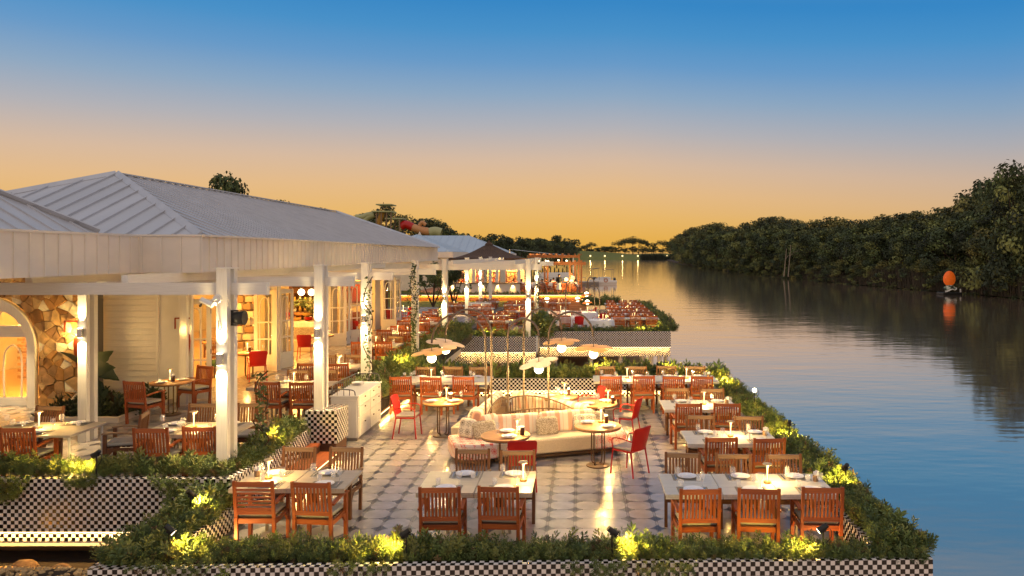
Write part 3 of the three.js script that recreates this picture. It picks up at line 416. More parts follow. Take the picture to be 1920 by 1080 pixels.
  point(-14.4, 2.6, -19.6, 42, WARMER, 6); point(-13.9, 1.2, -19.2, 12, WARMER, 4);
  { const bk = new THREE.InstancedMesh(new THREE.BoxGeometry(0.22, 0.075, 0.03), std({ color: 0xffffff, roughness: 0.9 }), 17 * 36); let q = 0; for (let j = 0; j < 36; j++) for (let i = 0; i < 17; i++) { bk.setMatrixAt(q, new THREE.Matrix4().makeTranslation(-3.25 + i * 0.235 + (j % 2) * 0.117, 0.06 + j * 0.09, -4.09 + rr(-0.006, 0.006))); bk.setColorAt(q++, new THREE.Color(0.5, 0.3, 0.14).multiplyScalar(rr(0.6, 1.3))); } bk.name = 'bricks'; stuff(bk); wall.add(bk); }
  // paddle-shaped copper lanterns on iron brackets
  const ln = (x, y, z, label, I) => { const t = thing('hanging_lantern', label, 'lantern', [x, y, z], 0, 'copper lanterns on red iron brackets'); part('bracket', [box(0.03, 0.26, 0.03, -0.2, 0.9, 0.04), box(0.36, 0.035, 0.03, -0.03, 1.03, 0.04)], M.copper, t); part('cord', cyl(0.004, 0.004, 0.36, 0.1, 0.85, 0.04, 6), M.black, t); part('shade', tf(lathe([[0.001, -0.1], [0.03, 0.05], [0.07, 0.3], [0.085, 0.48], [0.07, 0.62], [0.03, 0.68], [0.001, 0.69]], 14), 0.1, 0, 0.06, 0, 0, 0, [1, 1, 0.4]), M.copper, t); part('lamp', tf(new THREE.SphereGeometry(0.022, 10, 8), 0.1, 0.71, 0.06), M.pinGlow, t); point(x + 0.1, y + 0.76, z + 0.18, I, WARM, 5); };
  ln(-11.98, 1.32, -17.93, 'copper lantern with iron bracket on the stone wall beside the white post', 5); ln(-9.62, 1.35, -18.4, 'copper lantern with iron bracket in front of the glazed door leaf behind the round table', 2.2);
}
{ // folding door leaves standing open at right angles to the front
  const H = 2.5, mk = () => { const t = new THREE.Group(); const w = 0.7; part('frame', [box(0.11, H, 0.05, -w / 2 + 0.055, H / 2, 0), box(0.11, H, 0.05, w / 2 - 0.055, H / 2, 0), box(w - 0.22, 0.13, 0.05, 0, H - 0.065, 0), box(w - 0.22, 0.5, 0.045, 0, 0.25, 0), box(w - 0.22, 0.04, 0.04, 0, 0.98, 0), box(w - 0.22, 0.04, 0.04, 0, 1.5, 0), box(0.035, 1.8, 0.04, 0.09, 1.4, 0), tube([[-0.17, 0.52, 0.01], [-0.17, 2.0, 0.01], [-0.12, 2.22, 0.01], [-0.03, 2.28, 0.01], [0.06, 2.22, 0.01], [0.09, 2.0, 0.01]], 0.02, 30, 6)], M.whiteWood, t); part('panel', box(0.4, 0.3, 0.02, 0, 0.26, 0.024), M.whiteWood, t); part('pane', box(w - 0.2, 1.86, 0.006, 0, 1.43, -0.002), M.pane, t); for (const y of [0.25, 1.2, 2.2]) part('hinge', cyl(0.012, 0.012, 0.12, w / 2, y, 0.02, 8), M.steel, t); return t; };
  const proto = mk(), place = [[-9.56, 18.9, 0, 'glazed white door leaf with an arched bar behind the round table by the clad wall'], [-9.78, 23.55, 0.1, 'glazed door leaf with solid foot panel behind the red chair, right of the front column'], [-9.42, 24.2, 1.25, 'narrow folded door leaf seen nearly edge-on, left of the lit opening with two globe lamps'], [-9.62, 24.5, 1.75, 'second edge-on door leaf beside the opening with two globe lamps'], [-9.6, 29.9, 0.35, 'folded door leaf behind the second column from the front'], [-9.45, 30.4, 1.3, 'edge-on door leaf with wall behind the third column'], [-9.3, 31.3, 0.9, 'half-open door leaf left of the vine on the third column'], [-9.15, 36.2, 0.2, 'far door leaf by the two red chairs'], [-9, 37.1, 1.2, 'last folded door leaf at the far end of the restaurant front']];
  for (const [x, D, ry, l] of place) { const c = proto.clone(); c.name = numbered('folding_door'); c.position.set(x, 0.31, -D); c.rotation.y = ry; c.userData = { label: l, category: 'door', group: 'folding door leaves standing open' }; scene.add(c); }
}
{ // security camera and loudspeaker on the nearest column
  const c = thing('security_camera', 'white bullet security camera on the nearest pergola column', 'camera', [-5.56, 3.22, -11.5]);
  part('body', tf(cyl(0.04, 0.045, 0.2, 0, 0, 0, 18), -0.06, -0.01, 0.1, 0, 0, 1.1), M.white, c); part('lens', tf(cyl(0.03, 0.03, 0.012, 0, 0, 0, 14), -0.155, -0.055, 0.1, 0, 0, 1.1), M.black, c); part('mount', [tf(cyl(0.06, 0.065, 0.04, 0, 0, 0, 18), 0.06, 0.04, 0.03, PI / 2), bar([0.06, 0.04, 0.04], [0.01, 0.02, 0.1], 0.02)], M.white, c);
  const s = thing('loudspeaker', 'black round-backed loudspeaker on a bracket of the nearest column', 'loudspeaker', [-5.3, 2.98, -11.72]);
  part('cabinet', tf(cyl(0.09, 0.11, 0.15, 0, 0, 0, 20), 0.02, -0.03, 0, 0, 0, PI / 2), M.black, s); part('grille', tf(cyl(0.112, 0.112, 0.02, 0, 0, 0, 20), 0.1, -0.03, 0, 0, 0, PI / 2), std({ color: 0x1c1c1c, roughness: 0.7 }), s); part('bracket', [box(0.02, 0.22, 0.05, -0.085, -0.03, 0), box(0.1, 0.02, 0.04, -0.05, 0.08, 0), box(0.1, 0.02, 0.04, -0.05, -0.14, 0)], M.black, s); part('cable', tube([[-0.09, -0.08, 0.06], [-0.15, -0.12, 0.14], [-0.19, -0.2, 0.2], [-0.2, -0.05, 0.2]], 0.007, 16, 5), M.black, s);
}

// ---------- teak armchairs ----------
function teakChair(wood, top, flat) { // back towards +z, sitter looks to -z; parts share one pose
  const t = new THREE.Group(), W = 0.25, tilt = 0.125, bz = (y) => 0.235 + (y - 0.42) * tilt * (y > 0.42 ? 1 : 0.25);
  for (const s of [-1, 1]) {
    part('back_post', [timber([s * W, 0, 0.235 - 0.02], [s * W, 0.44, bz(0.44)], 0.042, 0.05), timber([s * W, 0.43, bz(0.43)], [s * W, 0.925, bz(0.925)], 0.04, 0.036), box(0.04, 0.02, 0.03, s * W, 0.932, bz(0.93))], wood, t);
    part('leg', [timber([s * (W + 0.012), 0, -0.23], [s * (W + 0.012), 0.635, -0.23], 0.045, 0.055), prism([[0, 0], [0.11, 0], [0, -0.12]], 0.03).rotateY(-PI / 2).translate(s * (W + 0.012) + 0.015, 0.375, -0.2)], wood, t);
    const ax = s * (W + 0.02); part('armrest', [timber([ax, 0.655, -0.27], [ax, 0.668, -0.1], 0.058, 0.026), timber([ax, 0.667, -0.11], [ax, 0.655, 0.06], 0.054, 0.026), timber([ax, 0.657, 0.05], [ax, 0.628, 0.235], 0.048, 0.026)], top, t);
    part('side_rail', timber([s * (W + 0.005), 0.385, -0.21], [s * (W + 0.002), 0.37, 0.22], 0.025, 0.06), wood, t);
  }
  part('top_rail', [box(2 * W - 0.03, 0.066, 0.028, 0, 0.895, bz(0.895), -tilt)], top, t);
  if (flat) for (let i = 0; i < 7; i++) { const y = 0.82 - i * 0.052; part('slat', box(2 * W - 0.03, 0.026, 0.016, 0, y, bz(y), -tilt), wood, t); }
  else { const n = 9, y0 = 0.535, y1 = 0.868; for (let i = 0; i < n; i++) { const x = (i - (n - 1) / 2) * 0.047, bow = 0.012 * (1 - (x / 0.21) ** 2); part('slat', timber([x, y0, bz(y0) + bow * 0.4], [x, y1, bz(y1) + bow * 0.4], rr(0.026, 0.03), 0.012), i % 3 === 1 ? (wood === M.teak ? M.teakB : wood) : wood, t); } }
  part('lower_rail', box(2 * W - 0.03, 0.055, 0.03, 0, 0.512, bz(0.512), -tilt), wood, t);
  part('seat_rail', box(2 * W - 0.03, 0.065, 0.028, 0, 0.39, 0.225), wood, t); part('seat_rail', box(2 * W, 0.06, 0.028, 0, 0.385, -0.235), wood, t);
  part('seat_slats', [0, 1, 2, 3, 4, 5].map((i) => box(2 * W - 0.02, 0.018, 0.055, 0, 0.425, -0.2 + i * 0.078)), M.darkWood, t);
  part('cushion', rbox(0.47, 0.055, 0.46, 0.024, 0, 0.462, -0.02, 0, 0, 0, 2), M.cushion, t);
  return t;
}
const CH = { teak: teakChair(M.teak, M.teakB), teak2: teakChair(M.teakB, M.teak), flat: teakChair(M.teak, M.teakB, true), weather: teakChair(M.weather, M.driftwood), weather2: teakChair(M.weather, M.weather) };
function farChair(mat) { const t = new THREE.Group(), W = 0.25; part('frame', [box(0.045, 0.93, 0.045, -W, 0.465, 0.25), box(0.045, 0.93, 0.045, W, 0.465, 0.25), box(0.05, 0.64, 0.05, -W, 0.32, -0.23), box(0.05, 0.64, 0.05, W, 0.32, -0.23), box(0.06, 0.03, 0.54, -W, 0.65, 0), box(0.06, 0.03, 0.54, W, 0.65, 0)], mat, t); part('backrest', [box(0.5, 0.07, 0.03, 0, 0.89, 0.25), box(0.5, 0.06, 0.03, 0, 0.51, 0.25), ...[-3, -2, -1, 0, 1, 2, 3].map((i) => box(0.034, 0.34, 0.014, i * 0.06, 0.7, 0.25))], mat, t); part('seat', [box(0.5, 0.07, 0.46, 0, 0.39, 0)], mat, t); part('cushion', box(0.46, 0.05, 0.44, 0, 0.455, 0), M.cushion, t); return t; }
CH.far = farChair(M.teakB); CH.far2 = farChair(M.teak);
function put(proto, name, label, category, x, y, D, ry = 0, group) { const c = proto.clone(); c.name = numbered(name); c.position.set(x, y, -D); c.rotation.y = ry; c.userData = { label, category }; if (group) c.userData.group = group; scene.add(c); return c; }
const chair = (kind, label, x, y, D, ry = 0, group = 'teak armchairs') => put(CH[kind], 'teak_armchair', label, 'chair', x, y, D, ry + rr(-0.03, 0.03), group);
// ---------- tables ----------
function moduleTable(w, d, topM) { const t = new THREE.Group(); part('tabletop', [box(w - 0.008, 0.03, d, 0, 0.735, 0), box(w - 0.008, 0.045, 0.02, 0, 0.7145, d / 2 - 0.012), box(w - 0.008, 0.045, 0.02, 0, 0.7145, -d / 2 + 0.012)], topM, t); part('top_board', [-1, 0, 1].map((i) => box(w - 0.012, 0.004, d / 3 - 0.003, 0, 0.752, i * d / 3)), topM, t); part('pedestal', [bar([-0.045, 0.02, 0], [-0.045, 0.7, 0], 0.022, 12), bar([0.045, 0.02, 0], [0.045, 0.7, 0], 0.022, 12), box(0.4, 0.02, 0.4, 0, 0.69, 0)], M.limed, t); part('base', lathe([[0, 0], [0.26, 0], [0.262, 0.012], [0.2, 0.022], [0.06, 0.03], [0, 0.03]], 32), M.plaster, t); return t; }
function leggedTable(w, d, topM) { const t = new THREE.Group(); part('tabletop', [box(w - 0.008, 0.035, d, 0, 0.7325, 0)], topM, t); for (const sx of [-1, 1]) for (const sz of [-1, 1]) part('leg', cyl(0.018, 0.018, 0.71, sx * (w / 2 - 0.06), 0.357, sz * (d / 2 - 0.07), 12), M.white, t); return t; }
const roundTop = (() => { const t = new THREE.Group(); part('tabletop', lathe([[0, 0.715], [0.42, 0.715], [0.435, 0.722], [0.435, 0.744], [0.428, 0.75], [0, 0.75]], 48), M.oak, t); part('rim', lathe([[0.4, 0.7], [0.425, 0.7], [0.425, 0.714], [0.4, 0.714]], 40), M.bronze, t); for (let k = 0; k < 4; k++) { const a = PI / 4 + k * PI / 2, c = Math.cos(a), s = Math.sin(a); part('post', tube([[c * 0.14, 0.71, s * 0.14], [c * 0.14, 0.4, s * 0.14], [c * 0.14, 0.12, s * 0.14], [c * 0.12, 0.045, s * 0.12], [c * 0.05, 0.03, s * 0.05]], 0.013, 20, 8), M.bronze, t); } part('base', lathe([[0, 0], [0.215, 0], [0.22, 0.008], [0.21, 0.018], [0.1, 0.03], [0, 0.032]], 36), M.bronze, t); return t; })();
// ---------- tableware ----------
const W_ = {};
{
  const g = (f) => { const t = new THREE.Group(); f(t); return t; };
  W_.placemat = g((t) => part('weave', rbox(0.42, 0.004, 0.3, 0.0018, 0, 0.002, 0, 0, 0, 0, 1), M.mat, t));
  W_.plate = g((t) => part('dish', lathe([[0, 0.006], [0.075, 0.006], [0.085, 0.008], [0.13, 0.02], [0.137, 0.021], [0.135, 0.025], [0.088, 0.0125], [0, 0.0105]], 36), M.china, t));
  W_.napkin = g((t) => part('cloth', [rbox(0.15, 0.012, 0.1, 0.005, 0, 0.006, 0, 0, 0.5, 0, 1), rbox(0.12, 0.008, 0.08, 0.004, 0.012, 0.0165, 0.006, 0, 0.72, 0.03, 1)], M.napkin, t));
  W_.fork = g((t) => part('fork', [box(0.012, 0.003, 0.12, 0, 0.003, 0.03), box(0.022, 0.003, 0.02, 0, 0.004, -0.04), ...[-1, 0, 1].map((i) => box(0.004, 0.003, 0.045, i * 0.008, 0.004, -0.07))], M.steel, t));
  W_.knife = g((t) => part('knife', [box(0.013, 0.005, 0.09, 0, 0.003, 0.05), box(0.018, 0.003, 0.12, 0.001, 0.003, -0.055)], M.steel, t));
  W_.wine = g((t) => { part('bowl', lathe([[0.004, 0.085], [0.022, 0.092], [0.037, 0.115], [0.041, 0.14], [0.037, 0.17], [0.031, 0.195]], 22), M.glass, t); part('stem', lathe([[0.036, 0.0], [0.034, 0.003], [0.006, 0.008], [0.004, 0.04], [0.005, 0.085]], 16), M.glass, t); });
  W_.tumbler = g((t) => part('glass', lathe([[0, 0.004], [0.027, 0.004], [0.03, 0.01], [0.036, 0.09], [0.034, 0.09], [0.028, 0.012], [0, 0.01]], 20), M.glass, t));
  W_.lamp = g((t) => { part('base', lathe([[0, 0], [0.05, 0], [0.052, 0.004], [0.052, 0.026], [0.047, 0.03], [0.011, 0.032], [0, 0.032]], 24), M.gold, t); part('stem', lathe([[0.009, 0.032], [0.008, 0.09], [0.011, 0.2], [0.02, 0.255]], 14), M.lampGlow, t); part('lamp_shade', lathe([[0, 0.262], [0.062, 0.258], [0.068, 0.264], [0.06, 0.274], [0, 0.278]], 28), M.wax, t); });
  W_.holder = g((t) => { part('pot', lathe([[0, 0.002], [0.038, 0.002], [0.042, 0.09], [0.038, 0.09], [0.034, 0.008], [0, 0.008]], 18), M.driftwood, t); part('paper_napkins', [box(0.05, 0.09, 0.006, -0.008, 0.1, 0, 0.15, 0.3, 0.2), box(0.05, 0.09, 0.006, 0.012, 0.105, 0.01, -0.2, -0.5, -0.25), box(0.05, 0.085, 0.006, 0, 0.1, -0.014, 0.3, 1, 0.1)], M.napkin, t); });
  W_.menu = g((t) => { part('stand', box(0.07, 0.13, 0.05, 0, 0.065, 0), M.darkWood, t); part('paper_napkins', box(0.05, 0.03, 0.04, 0, 0.142, 0), M.napkin, t); });
  W_.candle = g((t) => { part('glass', lathe([[0, 0], [0.03, 0], [0.034, 0.07], [0.032, 0.07], [0.028, 0.006], [0, 0.006]], 16), M.glass, t); part('candle', cyl(0.022, 0.022, 0.04, 0, 0.026, 0, 12), M.lampGlow, t); });
}
const item = (k, name, label, cat, x, y, D, ry, group) => put(W_[k], name, label, cat, x, y, D, ry, group);
function place(tab, seat, x, y, D, side, full) { // side 1: sitter on the camera's side
  const s = side, on = (dx, dd) => [x + dx * s, y, D + dd * s], say = (w) => `${w} at the ${seat} seat of the ${tab}`, j = () => rr(-0.06, 0.06);
  let h = 0.7545; const P = (k, n, w, c, dx, dd, up, ry, gr) => { const [a, b, c2] = on(dx, dd); item(k, n, say(w), c, a, b + h + up, c2, ry + (s < 0 ? PI : 0), gr); };
  if (full) P('placemat', 'placemat', 'grey woven placemat', 'placemat', 0, -0.02, 0, j() * 0.5, 'woven placemats');
  P('plate', 'dinner_plate', 'white plate', 'plate', rr(-0.01, 0.01), -0.03, 0.004, 0, 'white dinner plates'); P('napkin', 'folded_napkin', 'folded white napkin', 'napkin', 0.005, -0.03, 0.016, rr(-0.4, 0.4), 'folded napkins');
  if (full) { P('fork', 'fork', 'steel fork', 'fork', -0.165, -0.03, 0.0045, j(), 'forks'); P('knife', 'knife', 'steel knife', 'knife', 0.165, -0.03, 0.0045, j(), 'knives'); P('tumbler', 'water_glass', 'clear tumbler', 'glass', -0.14, 0.16, 0, 0, 'tumblers'); }
  P('wine', 'wine_glass', 'stemmed wine glass', 'glass', 0.15, 0.14, 0, 0, 'wine glasses');
}
function lampOn(tab, x, y, D, I = 3.2) { item('lamp', 'table_lamp', `small glowing gold table lamp on the ${tab}`, 'lamp', x, y + 0.7545, D, 0, 'small cordless table lamps'); if (I) point(x, y + 0.7545 + 0.235, -D + 0.0, I, WARM, 1.2).position.x += 0.032; }
const ord = { 2: ['left', 'right'], 3: ['left', 'middle', 'right'], 4: ['outer left', 'inner left', 'inner right', 'outer right'] };
// a row of square tables pushed together with chairs along both sides
function longTable({ tab, x0, x1, D0, D1, y = 0, n, near, far, topM = M.limed, full = true, lamp, legs, kinds = ['teak', 'weather'], holder, settings = true, shiftN = 0, shiftF = 0, group }) {
  const w = (x1 - x0) / n, d = D1 - D0, Dm = (D0 + D1) / 2, proto = (legs ? leggedTable : moduleTable)(w, d, topM);
  for (let i = 0; i < n; i++) put(proto, 'dining_table', n > 1 ? `whitewashed square table, ${n > 4 ? i + 1 : ord[n][i]} of ${n} joined as the ${tab}` : `whitewashed ${tab}`, 'table', x0 + (i + 0.5) * w, y, Dm, 0, 'whitewashed dining tables');
  near.forEach((x, i) => { chair(i === 0 && tab === 'front left table' ? 'flat' : kinds[0] === 'teak' && i % 2 ? 'teak2' : kinds[0], `${i === 0 && tab === 'front left table' ? 'horizontally slatted ' : ''}teak armchair, ${near.length > 1 ? ord[near.length][i] + ' on the' : 'on the'} near side of the ${tab}`, x, y, D0 + 0.0 + shiftN + rr(-0.06, 0.04), rr(-0.1, 0.1)); if (settings) place(tab, `near ${near.length > 1 ? ord[near.length][i] : ''}`.trim(), x, y, D0 + 0.2, 1, full); });
  far.forEach((x, i) => { chair(kinds[1], `teak armchair, ${far.length > 1 ? ord[far.length][i] + ' on the' : 'on the'} far side of the ${tab}`, x, y, D1 + 0.12 + shiftF + rr(-0.04, 0.07), PI + rr(-0.1, 0.1)); if (settings) place(tab, `far ${far.length > 1 ? ord[far.length][i] : ''}`.trim(), x, y, D1 - 0.2, -1, full); });
  if (lamp) lampOn(tab, lamp, y, Dm + 0.03);
  if (holder) item('holder', 'napkin_pot', `pot of white paper napkins on the ${tab}`, 'pot', holder, y + 0.7545, Dm + 0.12, 0, 'napkin pots');
}
longTable({ tab: 'front left table', x0: -4.78, x1: -3.2, D0: 10.27, D1: 11.15, n: 2, near: [-4.32, -3.52], far: [-4.4, -3.66], lamp: -4.42, holder: -4.62, shiftF: 0.18 });
longTable({ tab: 'front middle table', x0: -2.2, x1: -0.64, D0: 10.09, D1: 11.1, n: 2, near: [-1.82, -1.04], far: [-1.66, -0.95], lamp: -0.8, shiftF: 0.1 });
longTable({ tab: 'front right table', x0: 1.13, x1: 3.42, D0: 10.02, D1: 10.97, n: 3, near: [1.52, 2.31, 3.13], far: [1.52, 2.29, 3.05], topM: M.limedW, lamp: 2.6, holder: 3.3 });
longTable({ tab: 'second table of the right row', x0: 1.8, x1: 3.37, D0: 12.69, D1: 13.65, n: 2, near: [2.3, 3.06], far: [2.22, 3.1], topM: M.limedW, lamp: 2.62, holder: 3.24 });
longTable({ tab: 'third table of the right row', x0: 1.72, x1: 3.27, D0: 15.5, D1: 16.5, n: 2, near: [2.16, 2.98], far: [2.16, 2.96], topM: M.limedW, lamp: 2.62, holder: 3.12 });
longTable({ tab: 'last right-hand table', x0: 0.33, x1: 3.47, D0: 18.9, D1: 19.85, n: 4, near: [0.75, 1.56, 2.3, 3.02], far: [0.7, 1.5, 2.28, 3.05], topM: M.limedW, lamp: 1.2, full: false, holder: 3.3 });
lampOn('right half of the last right table', 2.72, 0, 19.4);
longTable({ tab: 'back left table by the lattice', x0: -4.67, x1: -2.26, D0: 18.8, D1: 19.75, n: 3, near: [-4.42, -3.62, -2.84], far: [-4.1, -3.4, -2.66], topM: M.limedW, lamp: -3.8, full: false, holder: -4.5 });
// upper terrace
longTable({ tab: 'upper table by the arched door', x0: -9.7, x1: -8.12, D0: 12.05, D1: 13.02, y: 0.3, n: 1, near: [-8.78], far: [-9.45], legs: true, lamp: -8.98, topM: M.limed });
chair('weather', 'teak armchair with pale cushion at the end of the upper table by the door', -7.72, 0.3, 12.85, PI / 2 + 0.25); place('upper table by the arched door', 'far right', -8.55, 0.3, 12.85, -1, true); place('upper table by the arched door', 'near left', -9.4, 0.3, 12.2, 1, true);
longTable({ tab: 'upper table behind the front column', x0: -7.1, x1: -5.55, D0: 12.1, D1: 13.0, y: 0.3, n: 2, near: [-6.68, -5.95], far: [-6.83, -5.92], lamp: -6.42, shiftF: 0.25 });
longTable({ tab: 'upper table left of the pedestal', x0: -7.2, x1: -5.5, D0: 16.3, D1: 17.2, y: 0.3, n: 2, near: [-6.6, -5.87], far: [-6.6, -5.95], lamp: -6.35, full: false });
longTable({ tab: 'upper table level with the sideboard', x0: -7.2, x1: -5.6, D0: 19.0, D1: 19.9, y: 0.3, n: 2, near: [-6.75, -6.0], far: [-6.8, -6.1], lamp: -6.2, full: false });
longTable({ tab: 'upper table behind the sideboard', x0: -7.3, x1: -5.7, D0: 23.6, D1: 24.5, y: 0.3, n: 2, near: [-6.8, -6.05], far: [-6.8, -6.1], lamp: -6.5, full: false });
longTable({ tab: 'upper table near the vine column', x0: -7.4, x1: -5.7, D0: 27.3, D1: 28.2, y: 0.3, n: 2, near: [-7, -6.2], far: [-6.9, -6.2], lamp: -6.7, full: false, kinds: ['far', 'far2'] });
longTable({ tab: 'last upper table by the shrubs', x0: -7.6, x1: -5.9, D0: 31.2, D1: 32.1, y: 0.3, n: 2, near: [-7.2, -6.4], far: [-7.1, -6.3], lamp: -6.8, full: false, kinds: ['far', 'far2'] });
function rnd2(tab, x, y, D, seats, lamp, I) { put(roundTop, 'round_table', `round oak ${tab}`, 'table', x, y, D, rr(0, 1), 'round bistro tables'); seats.forEach(([dx, dd, s, n]) => place(`round ${tab}`, n, x + dx, y, D + dd, s, false)); if (lamp) { lampOn(`round ${tab}`, x + lamp[0], y, D + lamp[1], I ?? 4); item('menu', 'menu_stand', `brown menu stand on the round ${tab}`, 'menu stand', x + lamp[0] + 0.1, y + 0.752, D + lamp[1] - 0.05, 0.2, 'menu stands'); } }
rnd2('table left of the sofa', -2.97, 0, 16.4, [[-0.24, -0.03, 1, 'left'], [0.22, -0.02, 1, 'right']], [0.05, 0.12]);
rnd2('table in front of the sofa', -1.32, 0, 13.36, [[0.08, -0.16, 1, 'near'], [0, 0.2, -1, 'far']], [0.2, 0.02]);
rnd2('table right of the sofa', 0.33, 0, 14.1, [[0.2, -0.12, 1, 'right'], [-0.2, 0.16, -1, 'left']], [0.06, 0.22]);
rnd2('table behind the sofa\'s right end', 0.37, 0, 16.2, [[-0.2, -0.1, 1, 'left'], [0.16, 0.15, -1, 'right']], [0.22, -0.02]);
rnd2('table nearest the glowing wall', -0.48, 0, 17.0, [[-0.2, -0.05, 1, 'left'], [0.15, 0.18, -1, 'right']], [0.12, 0.14]);
rnd2('table by the clad wall', -9.27, 0.3, 17.15, [[-0.1, -0.2, 1, 'near'], [0.15, 0.15, -1, 'far']], [-0.05, 0.05], 1.4);
item('candle', 'candle_glass', 'lit candle glass on the round table by the clad wall', 'candle', -9.5, 1.052, 17.1, 0);
chair('teak', 'reddish slatted teak armchair at the left of the round table by the clad wall', -9.4, 0.3, 16.35, -0.28); chair('teak2', 'slatted teak armchair on the far side of the round table, before the glazed door leaf', -9.2, 0.3, 18.05, PI - 0.45);
// ---------- red metal chairs ----------
function redChair() {
  const t = new THREE.Group();
  for (const s of [-1, 1]) { part('leg', bar([s * 0.22, 0.44, -0.2], [s * 0.235, 0, -0.24], 0.014, 10), M.red, t); part('leg', bar([s * 0.21, 0.44, 0.2], [s * 0.235, 0, 0.27], 0.014, 10), M.red, t); part('armrest', tube([[s * 0.215, 0.44, -0.2], [s * 0.24, 0.62, -0.2], [s * 0.245, 0.655, -0.14], [s * 0.245, 0.66, 0.05], [s * 0.22, 0.63, 0.225]], 0.012, 20, 8), M.red, t); }
  part('seat_frame', [box(0.45, 0.025, 0.02, 0, 0.44, -0.2), box(0.45, 0.025, 0.02, 0, 0.44, 0.2), box(0.02, 0.025, 0.42, -0.22, 0.44, 0), box(0.02, 0.025, 0.42, 0.22, 0.44, 0), box(0.43, 0.006, 0.4, 0, 0.448, 0)], M.red, t);
  const g = new THREE.PlaneGeometry(0.46, 0.4, 14, 8), p = g.attributes.position; for (let i = 0; i < p.count; i++) { const x = p.getX(i), y = p.getY(i); p.setXYZ(i, x * (1 - 0.12 * (0.2 - y) / 0.4), 0.66 + y, 0.24 + (y + 0.2) * 0.24 + 0.05 * (1 - (x / 0.23) ** 2) - 0.03); } g.computeVertexNormals(); const b = g.clone(); part('backrest', g, M.redMesh, t);
  part('back_frame', [tube([[-0.205, 0.44, 0.2], [-0.215, 0.62, 0.24], [-0.228, 0.85, 0.3], [-0.19, 0.865, 0.325], [0, 0.868, 0.352], [0.19, 0.865, 0.325], [0.228, 0.85, 0.3], [0.215, 0.62, 0.24], [0.205, 0.44, 0.2]], 0.011, 40, 8)], M.red, t);
  part('cushion', rbox(0.42, 0.045, 0.41, 0.02, 0, 0.475, -0.01, 0, 0, 0, 2), M.cushion, t); return t;
}
const RC = redChair(), red = (l, x, y, D, ry) => put(RC, 'red_chair', l, 'chair', x, y, D, ry, 'red metal chairs');
red('red metal chair left of the sofa, turned to the round table on its left', -3.72, 0, 16.35, PI / 2 * -1 - 0.05);
red('red metal chair with its back to the camera at the round table before the sofa', -0.98, 0, 12.75, 0.1);
red('red metal chair angled toward the round table at the right end of the sofa', 0.88, 0, 13.62, 0.85);
red('bright red chair beside the round table behind the sofa\'s right end', 0.98, 0, 16.25, 1.2); red('red chair at the round table nearest the glowing wall', 0.22, 0, 17.35, 1.9);
red('red chair beside a small table behind the nearest column', -9.3, 0.3, 21.8, 0.5); red('red chair just inside the opening under two globe lamps', -9.5, 0.3, 26.2, 0.15); red('red chair in the doorway behind the second column', -9.45, 0.3, 31.6, 0.1); red('red chair outside the far door, nearer of two', -9.35, 0.3, 37.6, 0.1); red('red chair outside the far door, partly behind a table', -9.0, 0.3, 39.6, 0.9);
rnd2('table behind the nearest column', -9.75, 0.3, 22.3, [[0.2, 0, 1, 'right']], [-0.1, 0.1]); rnd2('table inside the lit opening', -9.2, 0.3, 26.9, [[0.1, 0, 1, 'near']], [0, 0.1]); rnd2('table by the far door', -9, 0.3, 38.4, [[0.1, 0, 1, 'near']], [0, 0.1]);
